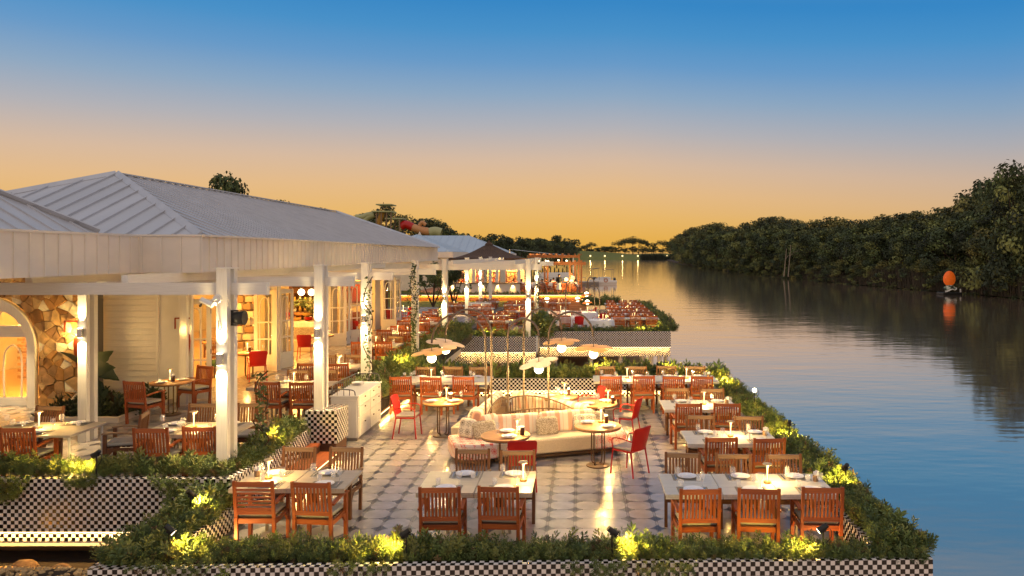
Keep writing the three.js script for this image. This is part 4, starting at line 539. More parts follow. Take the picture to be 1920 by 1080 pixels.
// ---------- sofa group round the arc lamps ----------
{
  const A = [-2.0, 14.9], B = [0.2, 15.65], C = [-1.75, 17.6];
  const run = (P, Qq, name, label) => { const dx = Qq[0] - P[0], dz = -(Qq[1] - P[1]), L = Math.hypot(dx, dz); return [thing(name, label, 'sofa', [(P[0] + Qq[0]) / 2, 0, -(P[1] + Qq[1]) / 2], Math.atan2(-dz, dx)), L]; };
  const seatShape = (pts, h, r) => { const g = prism(pts, h - 2 * r, r); g.rotateX(PI / 2); const p = g.attributes.position, u = g.attributes.uv; for (let i = 0; i < p.count; i++) u.setXY(i, p.getX(i) + p.getY(i) * 0.4, p.getZ(i) + p.getY(i)); return g; };
  const pillowG = (w, h, t) => { const g = new THREE.SphereGeometry(1, 28, 20), p = g.attributes.position, u = g.attributes.uv; for (let i = 0; i < p.count; i++) { const x = p.getX(i), y = p.getY(i), z = p.getZ(i), q = (v) => Math.sign(v) * Math.pow(Math.abs(v), 0.42), pin = 1 - 0.0 * z; p.setXYZ(i, q(x) * w / 2 * (1 + 0.05 * y * y - 0.04), q(y) * h / 2 * (1 + 0.06 * x * x - 0.04), z * t / 2 * pin); u.setXY(i, q(x) * w / 2, q(y) * h / 2); } g.computeVertexNormals(); return g; };
  const backG = (w) => { const g = new RoundedBoxGeometry(w, 0.42, 0.2, 5, 0.09), p = g.attributes.position, u = g.attributes.uv; for (let i = 0; i < p.count; i++) { const x = p.getX(i), y = p.getY(i); p.setZ(i, p.getZ(i) + 0.025 * Math.cos(x * 9) * Math.sin(y * 7 + 1) + 0.03 * (1 - (2 * x / w) ** 2)); p.setY(i, y + (y > 0 ? 0.012 * Math.sin(x * 11 + w) : 0)); u.setXY(i, x * 0.9, y); } g.computeVertexNormals(); return g; };
  const [s1, L1] = run(A, B, 'corner_sofa', 'beige front sofa with peach-striped back cushions and coral-patterned rounded ends');
  const arc = (cx, cz, r, a0, a1, n = 10) => Array.from({ length: n + 1 }, (_, i) => [cx + r * Math.cos(a0 + (a1 - a0) * i / n), cz + r * Math.sin(a0 + (a1 - a0) * i / n)]);
  // outline in (x, z) with z to the front
  part('seat', seatShape([[-1.0, -0.05], [1.0, -0.05], [1.0, 0.82], [-1.0, 0.82]], 0.28, 0.03).translate(0, 0.37, 0), M.beige, s1);
  part('seat_end', seatShape([[-1.02, -0.05], [-1.02, 0.84], ...arc(-1.35, 0.44, 0.4, PI / 2, PI * 1.02), [-1.72, -0.05]].reverse(), 0.29, 0.03).translate(0, 0.375, 0), M.pinkStar, s1);
  part('seat_end', seatShape([[1.02, -0.05], [1.02, 0.82], [1.6, 0.8], [1.72, 0.3], [1.6, -0.05]].reverse(), 0.29, 0.03).translate(0, 0.375, 0), M.pinkStar, s1);
  part('base', [box(2.0, 0.05, 0.76, 0, 0.07, 0.4), tf(cyl(0.42, 0.42, 0.05, 0, 0, 0, 30), -1.3, 0.0705, 0.4), box(0.56, 0.05, 0.74, 1.3, 0.0695, 0.38)], M.bronze, s1); for (const x of [-1.4, -0.9, 0, 0.9, 1.05, 1.5]) for (const z of [0.08, 0.7]) part('foot', box(0.03, 0.05, 0.03, x, 0.024, z), M.bronze, s1);
  for (const [x, w] of [[-0.56, 1.15], [0.6, 1.16]]) { const c = part('back_cushion', backG(w), M.stripe, s1); c.position.set(x, 0.565, 0.17); c.rotation.x = -0.16; }
  const [s2, L2] = run(C, A, 'corner_sofa', 'beige sofa wing facing the sideboard on the left, running back from the rounded coral end');
  part('seat', seatShape([[-L2 / 2, -0.02], [L2 / 2 - 0.62, -0.02], [L2 / 2 - 0.62, 0.68], [-L2 / 2, 0.6]], 0.28, 0.03).translate(0, 0.37, 0), M.beige, s2); part('base', box(L2 - 0.7, 0.05, 0.55, -0.35, 0.07, 0.3), M.bronze, s2);
  for (const [x, w] of [[-0.75, 1.1], [0.42, 1.16]]) { const c = part('back_cushion', backG(w), M.stripe, s2); c.position.set(x, 0.565, 0.14); c.rotation.x = -0.16; }
  const [s3, L3] = run(B, C, 'corner_sofa', 'sofa wing facing the rear round tables, seen from behind through the railing');
  part('seat', seatShape([[-L3 / 2 + 0.25, -0.02], [L3 / 2, -0.02], [L3 / 2, 0.66], [-L3 / 2 + 0.25, 0.66]], 0.28, 0.03).translate(0, 0.37, 0), M.beige, s3); part('base', box(L3 - 0.3, 0.05, 0.6, 0.1, 0.07, 0.32), M.bronze, s3);
  for (const [x, w] of [[-0.62, 1.2], [0.62, 1.2]]) { const c = part('back_cushion', backG(w), M.stripe, s3); c.position.set(x, 0.565, 0.14); c.rotation.x = -0.16; }
  const at = (s, x, y, z) => { s.updateMatrixWorld(true); return s.localToWorld(V3(x, y, z)).toArray(); };
  const pil = (s, x, y, z, w, h, m, ry, rx, label) => { const q = thing('throw_pillow', label, 'pillow', at(s, x, y, z), s.rotation.y + ry, 'scatter pillows on the sofa'); const c = part('cover', pillowG(w, h, 0.16), m, q); c.rotation.x = rx; };
  pil(s1, -1.12, 0.56, 0.36, 0.5, 0.36, M.speck, 0.25, -0.35, 'speckled beige scatter pillow at the left end of the front sofa'); pil(s1, -1.42, 0.58, 0.2, 0.4, 0.38, M.greyStar, -0.9, -0.3, 'geometric-patterned pillow tucked behind the speckled one at the rounded left end');
  pil(s1, 0.12, 0.55, 0.42, 0.46, 0.38, M.speck, 0.0, -0.3, 'speckled pillow in the middle of the front sofa'); pil(s1, 0.92, 0.56, 0.38, 0.48, 0.34, M.greyStar, -0.22, -0.3, 'geometric-patterned pillow at the right of the front sofa'); pil(s1, 1.2, 0.57, 0.2, 0.4, 0.34, M.speck, -0.5, -0.4, 'pillow half hidden at the far right end of the front sofa'); pil(s1, -0.98, 0.63, 0.22, 0.4, 0.4, M.stripe, 0.5, -0.3, 'peach-striped pillow leaning in the left corner of the front sofa'); pil(s2, 0.5, 0.57, 0.32, 0.42, 0.36, M.greyStar, 0, -0.35, 'patterned pillow on the sofa wing facing left');
  // railing behind the three backs
  const rl = thing('iron_railing', 'bronze spindle railing with rounded corners closing off the triangle inside the sofas', 'railing'), cen = [(A[0] + B[0] + C[0]) / 3, (A[1] + B[1] + C[1]) / 3];
  const inn = (p, k) => [p[0] + (cen[0] - p[0]) * k, p[1] + (cen[1] - p[1]) * k];
  for (const [p, q] of [[A, B], [B, C], [C, A]]) { const a = inn(p, 0.12), b = inn(q, 0.12), P = (t, y) => [a[0] + (b[0] - a[0]) * t, y, -(a[1] + (b[1] - a[1]) * t)], hgt = (t) => 0.5 + 0.3 * Math.pow(Math.sin(PI * Math.min(1, Math.max(0, t))), 0.45); const ts = Array.from({ length: 21 }, (_, i) => 0.03 + 0.94 * i / 20); part('top_rail', tube(ts.map((t) => P(t, hgt(t))), 0.016, 60, 8), M.bronze, rl); part('bottom_rail', bar(P(0.03, 0.32), P(0.97, 0.32), 0.012), M.bronze, rl); for (let i = 1; i < 20; i++) part('spindle', bar(P(0.03 + 0.047 * i, 0.3), P(0.03 + 0.047 * i, hgt(0.03 + 0.047 * i)), 0.009, 6), M.bronze, rl); for (const t of [0.05, 0.95]) part('post', bar(P(t, 0), P(t, 0.55), 0.016), M.bronze, rl); }
  // arc lamps with petal shades
  const petal = (() => { const g = new THREE.SphereGeometry(1, 20, 12), p = g.attributes.position; for (let i = 0; i < p.count; i++) { const x = p.getX(i), y = p.getY(i), z = p.getZ(i), r = 0.2 + x * 0.2; p.setXYZ(i, r + 0.02, y * 0.006 - 0.2 * r * r + 0.02, z * 0.185 * (1 + 0.2 * x)); } g.computeVertexNormals(); return g; })();
  const petals = { orange: phy({ color: 0xf4d27a, roughness: 0.6, transmission: 0.5, thickness: 0, side: THREE.DoubleSide }), peach: phy({ color: 0xf2deb8, roughness: 0.7, transmission: 0.45, thickness: 0, side: THREE.DoubleSide }), cream: phy({ color: 0xeee6d6, roughness: 0.7, transmission: 0.45, thickness: 0, side: THREE.DoubleSide }) };
  const lamp = (label, x, D, top, bx, by, col, tilt, I) => {
    const t = thing('arc_lamp', label, 'lamp', [x, 0, -D], 0, 'bronze arc lamps standing inside the sofa ring'), w = bx - x, sgn = Math.sign(w), r = Math.abs(w) / 2;
    const pts = [[0, 0, 0], [0, 1.0, 0], [0, top - r * 1.35, 0]]; for (let i = 0; i <= 12; i++) { const a = PI - PI * i / 12; pts.push([sgn * (r + r * Math.cos(a)), top - r * 1.1 + r * 1.1 * Math.sin(a), 0]); } const end = top - r * 1.1 - 0.02; 
    part('pole', tube(pts, 0.022, 90, 10), M.poleMetal, t); part('foot', cyl(0.14, 0.15, 0.03, 0, 0.015, 0, 24), M.bronze, t); part('cord', bar([w, end, 0], [w, by + 0.1, 0], 0.007), M.poleMetal, t);
    const sh = part('lamp_shade', cyl(0.05, 0.06, 0.025, 0, 0.01, 0, 18), M.gold, t); sh.position.set(w, by + 0.13, 0); sh.rotation.set(tilt[0], 0, tilt[1]);
    for (let k = 0; k < 4; k++) { const q = part('petal', petal, petals[col], sh); q.rotation.set(0, k * PI / 2 + 0.35, 0); q.position.y = (k % 2) * 0.008; }
    part('bulb', tf(new THREE.SphereGeometry(0.095, 24, 16), w, by, 0), M.bulb, t); point(x + w, by, -D, I, SOFT, 4.5);
  };
  lamp('arc lamp at the left with orange petal shade hanging lowest', -1.95, 15.6, 2.71, -3.06, 1.79, 'orange', [0.1, 0.1], 12); lamp('arc lamp with pink-peach petal shade above the orange one', -1.9, 16.2, 2.75, -2.88, 1.89, 'peach', [0.1, -0.2], 12); lamp('arc lamp with cream petal shade over the middle of the sofa', -1.5, 15.7, 2.59, -0.86, 1.55, 'cream', [0.16, 0.2], 12); lamp('arc lamp bending right, left of the two amber shades', -1.21, 16.2, 2.77, -0.4, 1.93, 'orange', [0.1, 0.04], 12); lamp('arc lamp farthest right with amber petal shade', -0.67, 16.0, 2.71, 0.28, 1.82, 'orange', [0.1, 0.0], 12);
}
{ // white sideboard with steel gallery rails
  const s = thing('white_sideboard', 'white sideboard with drawers and steel gallery rails behind the checkered pedestal', 'sideboard', [-4.95, 0, -16.8]);
  part('carcass', box(0.56, 0.86, 1.78, 0, 0.5, 0), M.white, s); part('plinth', box(0.5, 0.07, 1.7, 0, 0.035, 0), M.grout, s); part('top', rbox(0.62, 0.025, 1.84, 0.006, 0, 0.944, 0), M.white, s); part('end_panel', [box(0.5, 0.76, 0.012, 0, 0.48, 0.896), box(0.56, 0.05, 0.02, 0, 0.89, 0.9)], M.whiteWood, s);
  const dr = (z0, z1, y0, y1) => { const d = part('drawer', box(0.018, y1 - y0 - 0.012, z1 - z0 - 0.012, 0.289, (y0 + y1) / 2, (z0 + z1) / 2), M.whiteWood, s); part('handle', [rbox(0.02, 0.022, 0.05, 0.006, 0.31, (y0 + y1) / 2 + 0.05, (z0 + z1) / 2)], M.bronze, d); };
  for (const [z0, z1] of [[-0.88, -0.45], [-0.45, 0.0], [0.02, 0.86]]) { dr(z0, z1, 0.72, 0.92); dr(z0, z1, 0.5, 0.72); dr(z0, z1, 0.08, 0.5); }
  const rail = (pts) => { part('gallery_rail', tube(pts, 0.012, 40, 8), M.railSteel, s); };
  rail([[-0.28, 0.96, 0.86], [-0.28, 1.1, 0.86], [-0.28, 1.15, 0.8], [-0.28, 1.15, -0.7], [-0.28, 1.15, -0.84], [-0.2, 1.15, -0.88], [0.16, 1.15, -0.88], [0.24, 1.12, -0.88], [0.26, 0.96, -0.88]]); rail([[-0.28, 1.06, 0.88], [-0.2, 1.08, 0.88], [0.12, 1.08, 0.88], [0.2, 1.05, 0.88], [0.22, 0.96, 0.88]]);
  for (let i = 0; i < 12; i++) part('rail_post', bar([-0.28, 0.955, 0.8 - i * 0.145], [-0.28, 1.145, 0.8 - i * 0.145], 0.008, 6), M.railSteel, s); for (const x of [-0.12, 0.02, 0.14]) { part('rail_post', bar([x, 0.955, -0.88], [x, 1.145, -0.88], 0.008, 6), M.railSteel, s); part('rail_post', bar([x - 0.04, 0.955, 0.88], [x - 0.04, 1.075, 0.88], 0.008, 6), M.railSteel, s); }
  for (let i = 0; i < 5; i++) item('plate', 'spare_plate', `white plate, ${nth(i + 1)} from the bottom of the stack on the sideboard`, 'plate', -5.05, 0.957 + i * 0.012, 17.2, 0, 'stack of plates on the sideboard');
  const l = thing('lattice_screen', 'wooden diagonal lattice with floor light behind the sideboard, under the shrubs', 'lattice', [-4.74, 0, -17.8]); part('board', box(0.04, 0.5, 3.1, -0.05, 0.42, -1.55), M.darkWood, l); part('lattice_strips', [...Array(26).keys()].flatMap((i) => [timber([0, 0.16, -i * 0.12], [0, 0.66, -i * 0.12 - 0.3], 0.008, 0.018), timber([0.009, 0.66, -i * 0.12], [0.009, 0.16, -i * 0.12 - 0.3], 0.008, 0.018)]), M.oak, l); part('light_strip', box(0.012, 0.012, 3.1, 0.0, 0.13, -1.55), M.strip, l); area(3.1, 0.02, [-4.72, 0.11, -19.3], [-4.5, 0, -19.3], 130, WARM);
}
// ---------- far terrace furniture ----------
{
  const far = (tab, x0, n, D, near, farr, y = 0, st = true) => longTable({ tab, x0, x1: x0 + n * 0.78, D0: D, D1: D + 0.85, y, n, near: near.map((q) => x0 + q), far: farr.map((q) => x0 + q), full: false, topM: M.limedW, kinds: ['far', 'far2'], lamp: 0, settings: st });
  const LL = ['first', 'second', 'third', 'fourth', 'fifth'];
  [37.2, 39.9, 42.6, 45.3, 48.2].forEach((D, i) => { far(`${LL[i]} deck table from the front`, 1.55, 3, D, [0.35, 1.15, 1.95], [0.4, 1.2, 1.95]); lampOn(`${LL[i]} deck table from the front`, 2.7 + (i % 2) * 0.3, 0, D + 0.42, 0.5); });
  [[-4.9, 2, 35.4, 'far table behind the left shrubs'], [-8.6, 2, 36.4, 'far table left of the vines'], [-5.3, 2, 38.6, 'far table in the second row'], [-8.4, 2, 40, 'far left table under the trees'], [-4.2, 2, 41.8, 'far table before the lit columns'], [-6.6, 2, 44, 'far table beside the lit column'], [-8.6, 2, 46.4, 'far left table below the trunks'], [-4.8, 2, 47, 'far table before the lawn'], [-7.0, 2, 50.2, 'last left table by the lawn'], [-3.9, 2, 50.6, 'last right table by the lawn'], [-2.2, 2, 49, 'far table below the wooden deck']].forEach(([x, n, D, l], i) => { far(l, x, n, D, [0.4, 1.15], [0.4, 1.15]); lampOn(l, x + 0.8, 0, D + 0.42, 0.55); });
  const cl = (label, x, D) => { const t = thing('tablecloth_table', label, 'table', [x, 0, -D], 0, 'round cloth-covered tables'); const g = lathe([[0, 0.75], [0.62, 0.75], [0.64, 0.735], [0.66, 0.5], [0.68, 0.12]], 48), p = g.attributes.position; for (let i = 0; i < p.count; i++) { const y = p.getY(i), a = Math.atan2(p.getZ(i), p.getX(i)), k = 1 + (0.74 - y) * 0.12 * Math.sin(a * 11); p.setX(i, p.getX(i) * k); p.setZ(i, p.getZ(i) * k); } g.computeVertexNormals(); part('tablecloth', g, M.napkin, t); part('pedestal', cyl(0.05, 0.05, 0.72, 0, 0.36, 0), M.bronze, t); lampOn(label, x + 0.1, 0, D, 0.7); for (const [a, n] of [[0.6, 'near'], [3.6, 'far']]) place(label, n, x + 0.3 * Math.sin(a), 0, D - 0.3 * Math.cos(a), a < 2 ? 1 : -1, false); };
  cl('clothed round table behind the hedge', -0.6, 38.6); cl('clothed round table by red chairs', 0.3, 41.5); cl('clothed round table farthest left', -1.2, 42.5); cl('clothed round table farthest forward', 1.0, 36.7);
  red('red chair on the far deck to the right of the clothed tables, nearer', 0.95, 0, 39.4, 0.9); red('red chair on the far deck beyond the clothed tables, farther', 0.6, 0, 43.6, 1.2); red('red chair left of the clothed round tables on the far deck', -0.1, 0, 37.6, 0.2); red('bright red chair beside a far table left of the vine column', -3.0, 0, 40.8, 0.9);
  chair('far', 'teak armchair pulled out before the clothed table on the far deck', -0.75, 0, 37.3, 0); chair('far2', 'teak armchair glowing orange beside the clothed tables on the far deck', -0.25, 0, 39.8, 0.2); chair('far', 'teak armchair at the left clothed table of the far deck', -1.4, 0, 41.2, 0.2);
  const sb = thing('white_counter', 'white service counter with rail among the far tables', 'counter', [-6.3, 0, -47]); part('carcass', rbox(1.5, 0.9, 0.7, 0.02, 0, 0.45, 0), M.white, sb); part('gallery_rail', tube([[-0.7, 0.9, 0.3], [-0.7, 1.1, 0.3], [-0.6, 1.15, 0.3], [0.6, 1.15, 0.3], [0.7, 1.1, 0.3], [0.7, 0.9, 0.3]], 0.015, 40, 6), M.railSteel, sb);
  // arc lamps of the far terrace
  const fl = (label, x, D, bx, by) => { const t = thing('far_arc_lamp', label, 'lamp', [x, 0, -D], 0, 'arc lamps on the far terrace'), w = bx - x, r = Math.abs(w) / 2; const pts = [[0, 0, 0], [0, by + 0.3, 0]]; for (let i = 0; i <= 8; i++) { const a = PI - PI * i / 8; pts.push([Math.sign(w) * (r + r * Math.cos(a)), by + 0.35 + 0.6 * Math.sin(a), 0]); } part('pole', tube(pts, 0.03, 50, 8), M.poleMetal, t); part('lamp_shade', tf(new THREE.SphereGeometry(0.34, 20, 8, 0, PI * 2, 0, 1.1), w, by - 0.12, 0, 0.1, 0, 0.1, [1, 0.5, 1]), M.orangeLeather, t); part('bulb', tf(new THREE.SphereGeometry(0.13, 16, 12), w, by, 0), M.bulb, t); point(x + w, by, -D, 7, SOFT, 5); };
  fl('far arc lamp whose bulb shows left of the bright white column', -2.4, 41, -1.8, 1.46); fl('far arc lamp with glowing bulb before the wooden deck, middle', -0.8, 41.5, -0.15, 1.45); fl('far arc lamp at the right end of the wooden deck front', 0.8, 42, 0.35, 1.7); fl('far arc lamp tight behind the right-end one', 1.1, 43, 0.4, 1.2);
}

// ---------- hedges and potted greenery ----------
function sprigGeo(nTwig, leafLen, leafW, s) { // feathery evergreen sprig, 1 m tall
  const p = [], add = (o, d, L, w) => { const up = Math.abs(d.y) > 0.9 ? V3(1, 0, 0) : V3(0, 1, 0), sd = d.clone().cross(up).normalize().multiplyScalar(w), a = o, t = o.clone().addScaledVector(d, L), m = o.clone().addScaledVector(d, L * 0.45), l = m.clone().add(sd), r = m.clone().sub(sd); p.push(...a.toArray(), ...r.toArray(), ...t.toArray(), ...a.toArray(), ...t.toArray(), ...l.toArray()); };
  add(V3(0, 0, 0), V3(0, 1, 0), 1, 0.012);
  for (let i = 0; i < nTwig; i++) { const y = 0.12 + 0.82 * i / nTwig, a = i * 2.4 + s, L = (1 - y) * 0.36 + 0.1, d = V3(Math.cos(a) * 0.8, 0.75, Math.sin(a) * 0.8).normalize(), o = V3(0, y, 0); add(o, d, L, 0.01); for (let k = 1; k <= 4; k++) for (const q of [-1, 1]) { const e = d.clone().applyAxisAngle(V3(Math.cos(a + 1.57), 0.3, Math.sin(a + 1.57)).normalize(), q * 0.7).add(V3(rr(-0.2, 0.2), rr(0, 0.3), rr(-0.2, 0.2))).normalize(); add(o.clone().addScaledVector(d, L * k / 4.2), e, leafLen * rr(0.8, 1.2), leafW); } }
  const g = new THREE.BufferGeometry(); g.setAttribute('position', new THREE.Float32BufferAttribute(p, 3)); g.computeVertexNormals(); return g;
}
const SP = [sprigGeo(12, 0.125, 0.025, 0), sprigGeo(11, 0.14, 0.03, 1.3)], bladeSp = sprigGeo(7, 0.3, 0.05, 0.4);
function hedge(label, pos, n, len, { geo = SP, cols = [[0.14, 0.185, 0.045], [0.08, 0.12, 0.034], [0.2, 0.21, 0.05]], lean = 0.6, out = [0, 0, 0], spike = 0.09 } = {}) {
  const per = Math.ceil(n / geo.length);
  geo.forEach((g) => { const im = new THREE.InstancedMesh(g, M.sprig, per); im.name = numbered('juniper_hedge'); stuff(im); im.userData.label = label; im.castShadow = im.receiveShadow = true;
    for (let i = 0; i < per; i++) { const [x, y, D, k = 1] = pos(), d = V3(rr(-1, 1) * lean + out[0], rr(0.35, 1.2) + out[1], rr(-1, 1) * lean + out[2]).normalize(), q = new THREE.Quaternion().setFromUnitVectors(V3(0, 1, 0), d).multiply(new THREE.Quaternion().setFromAxisAngle(V3(0, 1, 0), rnd() * 6.3)); let L = rr(len[0], len[1]) * k; if (rnd() < spike) L *= 1.75; im.setMatrixAt(i, new THREE.Matrix4().compose(V3(x, y, -D), q, V3(L * 1.15, L, L * 1.15))); const c = rnd() < 0.035 ? [0.17, 0.1, 0.045] : cols[Math.floor(rnd() * cols.length)], b = rr(0.7, 1.3); im.setColorAt(i, new THREE.Color(c[0] * b, c[1] * b, c[2] * b)); }
    scene.add(im); });
}
const clump = (x, s) => 0.72 + 0.5 * vnoise(x * 1.4 + 40, s, 512, 512, 7);
hedge('dark green juniper hedge along the front of the near terrace', () => { const x = rr(-5.6, 4.1), k = clump(x, 1.5); return [x, rr(0.2, 0.26) + 0.08 * rnd() * k, rr(8.98, 9.42), k]; }, 5200, [0.08, 0.155], { out: [0, 0.25, -0.15] });
hedge('juniper sprays hanging over the front wall', () => { const x = [-4.9, -2.55, 0.2, 1.0, -4.4][Math.floor(rnd() * 5)] + rr(-0.35, 0.35); return [x, rr(0.2, 0.36), rr(8.68, 8.9), 0.8]; }, 360, [0.07, 0.14], { out: [0, -0.5, 0.9] });
hedge('juniper hedge along the lake side of the near terrace', () => { const D = 9.3 + 11.9 * Math.pow(rnd(), 1.25), k = clump(D, 4.5); return [rr(3.72, 4.16), rr(0.2, 0.3) + 0.09 * rnd() * k, D, k]; }, 8200, [0.09, 0.165], { out: [0.1, 0, 0] });
hedge('juniper hanging over the lake edge of the near terrace', () => { const D = 9.35 + 11.9 * Math.pow(rnd(), 1.3); return [rr(4.06, 4.24), rr(0.24, 0.38), D, clump(D, 8.5)]; }, 2200, [0.08, 0.15], { out: [0.5, 0, 0.1] });
hedge('juniper hedge on top of the tall left checkered wall', () => { const x = rr(-13.5, -5.3), k = clump(x, 9.5); return [x, rr(0.54, 0.62) + 0.1 * rnd() * k, rr(11.34, 11.7), k]; }, 3800, [0.09, 0.17], { out: [0, 0.1, -0.2] });
hedge('juniper sprays trailing down the tall left checkered wall', () => { const b = [[-8.55, 0.4], [-6.0, 0.26], [-7.35, 0.14], [-8.4, 0.3]][Math.floor(rnd() * 4)], q = rnd(); return [b[0] + rr(-0.3, 0.3) * (1 - q * 0.6), 0.64 - b[1] * q, rr(11.12, 11.24), 0.9]; }, 300, [0.07, 0.15], { out: [0, -0.6, 0.8] });
hedge('juniper in the lower left corner planter', () => { const D = rr(8.85, 11.1); return [rr(-5.62, -5.06), rr(0.22, 0.34), D, clump(D, 2.2)]; }, 2600, [0.1, 0.2]);
hedge('juniper between the checkered side wall and the upper tables', () => { const D = rr(11.7, 14.3); return [rr(-5.62, -5.2), rr(0.5, 0.62), D, clump(D, 6.2)]; }, 1700, [0.1, 0.2]);
hedge('upright rosemary behind the glowing back wall', () => { const x = rr(-4.8, 4.1); return [x, 0.42, rr(21.1, 21.7), 1]; }, 2600, [0.14, 0.3], { geo: [SP[1], bladeSp], lean: 0.35 });
hedge('bushy shrubs along the edge of the upper terrace', () => { const D = 17.9 + 15 * rnd(), k = clump(D, 3.3); return [rr(-5.6, -4.7), 0.4 + 0.4 * rnd() * k * k, D, 1.0]; }, 3800, [0.15, 0.3]);
hedge('shrubs on the left checkered wall of the far terrace', () => { const x = rr(-5.7, -2.0); return [x, rr(0.25, 0.4), rr(33.15, 33.6), 1.0]; }, 800, [0.1, 0.24]);
hedge('palm-like shrubs beside the gap in the far terrace', () => [rr(-2.1, -1.5), rr(0.2, 0.6), rr(33.6, 35.2), 0.9], 360, [0.35, 0.6], { geo: [bladeSp], lean: 0.8 });
hedge('hedge on the long far checkered wall', () => { const x = rr(-1.9, 4.2); return [x, rr(0.25, 0.36), rr(35.3, 35.9), 1]; }, 1200, [0.1, 0.2]);
hedge('hedge along the lake side of the far deck', () => [rr(3.7, 4.5), rr(0.22, 0.42), rr(35.6, 52.4), 1], 3600, [0.15, 0.32], { out: [0.3, 0, 0] });
hedge('hedge at the far end of the deck', () => { const x = rr(0.2, 2.6); return [x, rr(0.3, 0.5), rr(52, 52.8), 1]; }, 500, [0.25, 0.48]);
hedge('planting on the edge of the wooden deck', () => [rr(-16, 0.6), rr(0.42, 0.5), rr(64.05, 64.5), 1], 1200, [0.12, 0.26]);
hedge('low plants in the bed before the white clad wall', () => [rr(-11.8, -10.05), rr(0.28, 0.42), rr(16.6, 18.4), 1], 700, [0.12, 0.28], { geo: [bladeSp], lean: 0.9, cols: [[0.03, 0.05, 0.02], [0.05, 0.07, 0.025]] });
struct('bed_kerb', [box(0.08, 0.12, 2.2, -9.98, 0.36, -17.4), box(1.9, 0.12, 0.08, -10.9, 0.3605, -16.35)], M.plaster);
// broad leaf blade along +x, drooping
function bladeLeaf(L, W, droop, n = 10) { const p = [], idx = []; for (let i = 0; i <= n; i++) { const t = i / n, w = W * Math.sin(PI * Math.pow(t, 0.8)) * (i % 2 ? 1 : 0.86) + 0.004; p.push(L * t, -droop * t * t * L, w, L * t, -droop * t * t * L + 0.02, 0, L * t, -droop * t * t * L, -w); if (i) { const a = (i - 1) * 3, b = i * 3; idx.push(a, b, a + 1, b, b + 1, a + 1, a + 1, b + 1, a + 2, b + 1, b + 2, a + 2); } } const g = new THREE.BufferGeometry(); g.setAttribute('position', new THREE.Float32BufferAttribute(p, 3)); g.setIndex(idx); g.computeVertexNormals(); return g; }
{
  const b = thing('banana_plant', 'dark broad-leaved plant standing against the white clad wall', 'plant', [-11.55, 0.3, -17.6]), lm = std({ color: 0x20331a, roughness: 0.5, side: THREE.DoubleSide });
  part('stem', bar([0, 0, 0], [0.1, 1.1, 0], 0.03), lm, b); for (const [a, e, L, w, y] of [[0.2, 0.9, 0.6, 0.24, 0.95], [0.1, -0.55, 0.75, 0.2, 1.15], [2.6, 0.9, 0.7, 0.22, 0.9], [5.9, 0.35, 0.6, 0.22, 0.9], [-0.2, -0.9, 0.6, 0.18, 0.8]]) { const q = part('leaf', bladeLeaf(L, w, 0.5), lm, b); q.position.set(0.08, y, 0); q.rotation.set(1.15, a, e, 'YZX'); }
}
function vine(label, x, D, y0, y1, w, n, I) { // climbing stem with leaves round a post
  const t = thing('climbing_vine', label, 'vine', [x, 0, -D], 0, 'vines climbing the pergola posts'), st = [], lv = []; const path = Array.from({ length: 9 }, (_, i) => [Math.sin(i * 1.7) * 0.11, y0 + (y1 - y0) * i / 8, 0.06 + Math.cos(i * 2.1) * 0.07]); part('stem', tube(path, 0.012, 60, 6), M.bark, t);
  const p = [], c = []; for (let i = 0; i < n; i++) { const y = y0 + (y1 - y0) * Math.pow(rnd(), 1.1), o = V3(rr(-w, w) * (0.6 + 0.5 * Math.sin(y * 3.1)), y, rr(-0.1, 0.2)), d = V3(rr(-1, 1), rr(-0.7, 0.5), rr(-1, 1)).normalize(), s = V3(rr(-1, 1), rr(-1, 1), rr(-1, 1)).cross(d).normalize(), L = rr(0.05, 0.09), a = o, b = o.clone().addScaledVector(d, L), m = o.clone().addScaledVector(d, L * 0.5), l = m.clone().addScaledVector(s, L * 0.36), r = m.clone().addScaledVector(s, -L * 0.36); p.push(...a.toArray(), ...l.toArray(), ...b.toArray(), ...a.toArray(), ...b.toArray(), ...r.toArray()); const k = rr(0.6, 1.4); for (let j = 0; j < 6; j++) c.push(0.07 * k, 0.1 * k, 0.026 * k); }
  const g = new THREE.BufferGeometry(); g.setAttribute('position', new THREE.Float32BufferAttribute(p, 3)); g.setAttribute('color', new THREE.Float32BufferAttribute(c, 3)); g.computeVertexNormals(); part('foliage', g, M.leaf, t);
}
vine('thin leafy vine on the third pergola column behind the sideboard', -5.04, 18.05, 0.9, 3.4, 0.1, 170); vine('thick vine with lit leaves on the fourth pergola column', -5.13, 23.35, 0.5, 3.6, 0.2, 620); vine('vine on the far column left of the far checkered wall', -6.1, 32.95, 0.4, 3.2, 0.16, 420); vine('vine covering the far column in front of the bar', -6.1, 49, 0.2, 3.3, 0.3, 500); vine('glowing leafy vine on the far column beside the wooden deck', -2.5, 44.8, 0.2, 3.4, 0.34, 760);
vine('straggly yellow-lit plant just right of the nearest column', -5.28, 12.6, 0.7, 2.0, 0.16, 200);
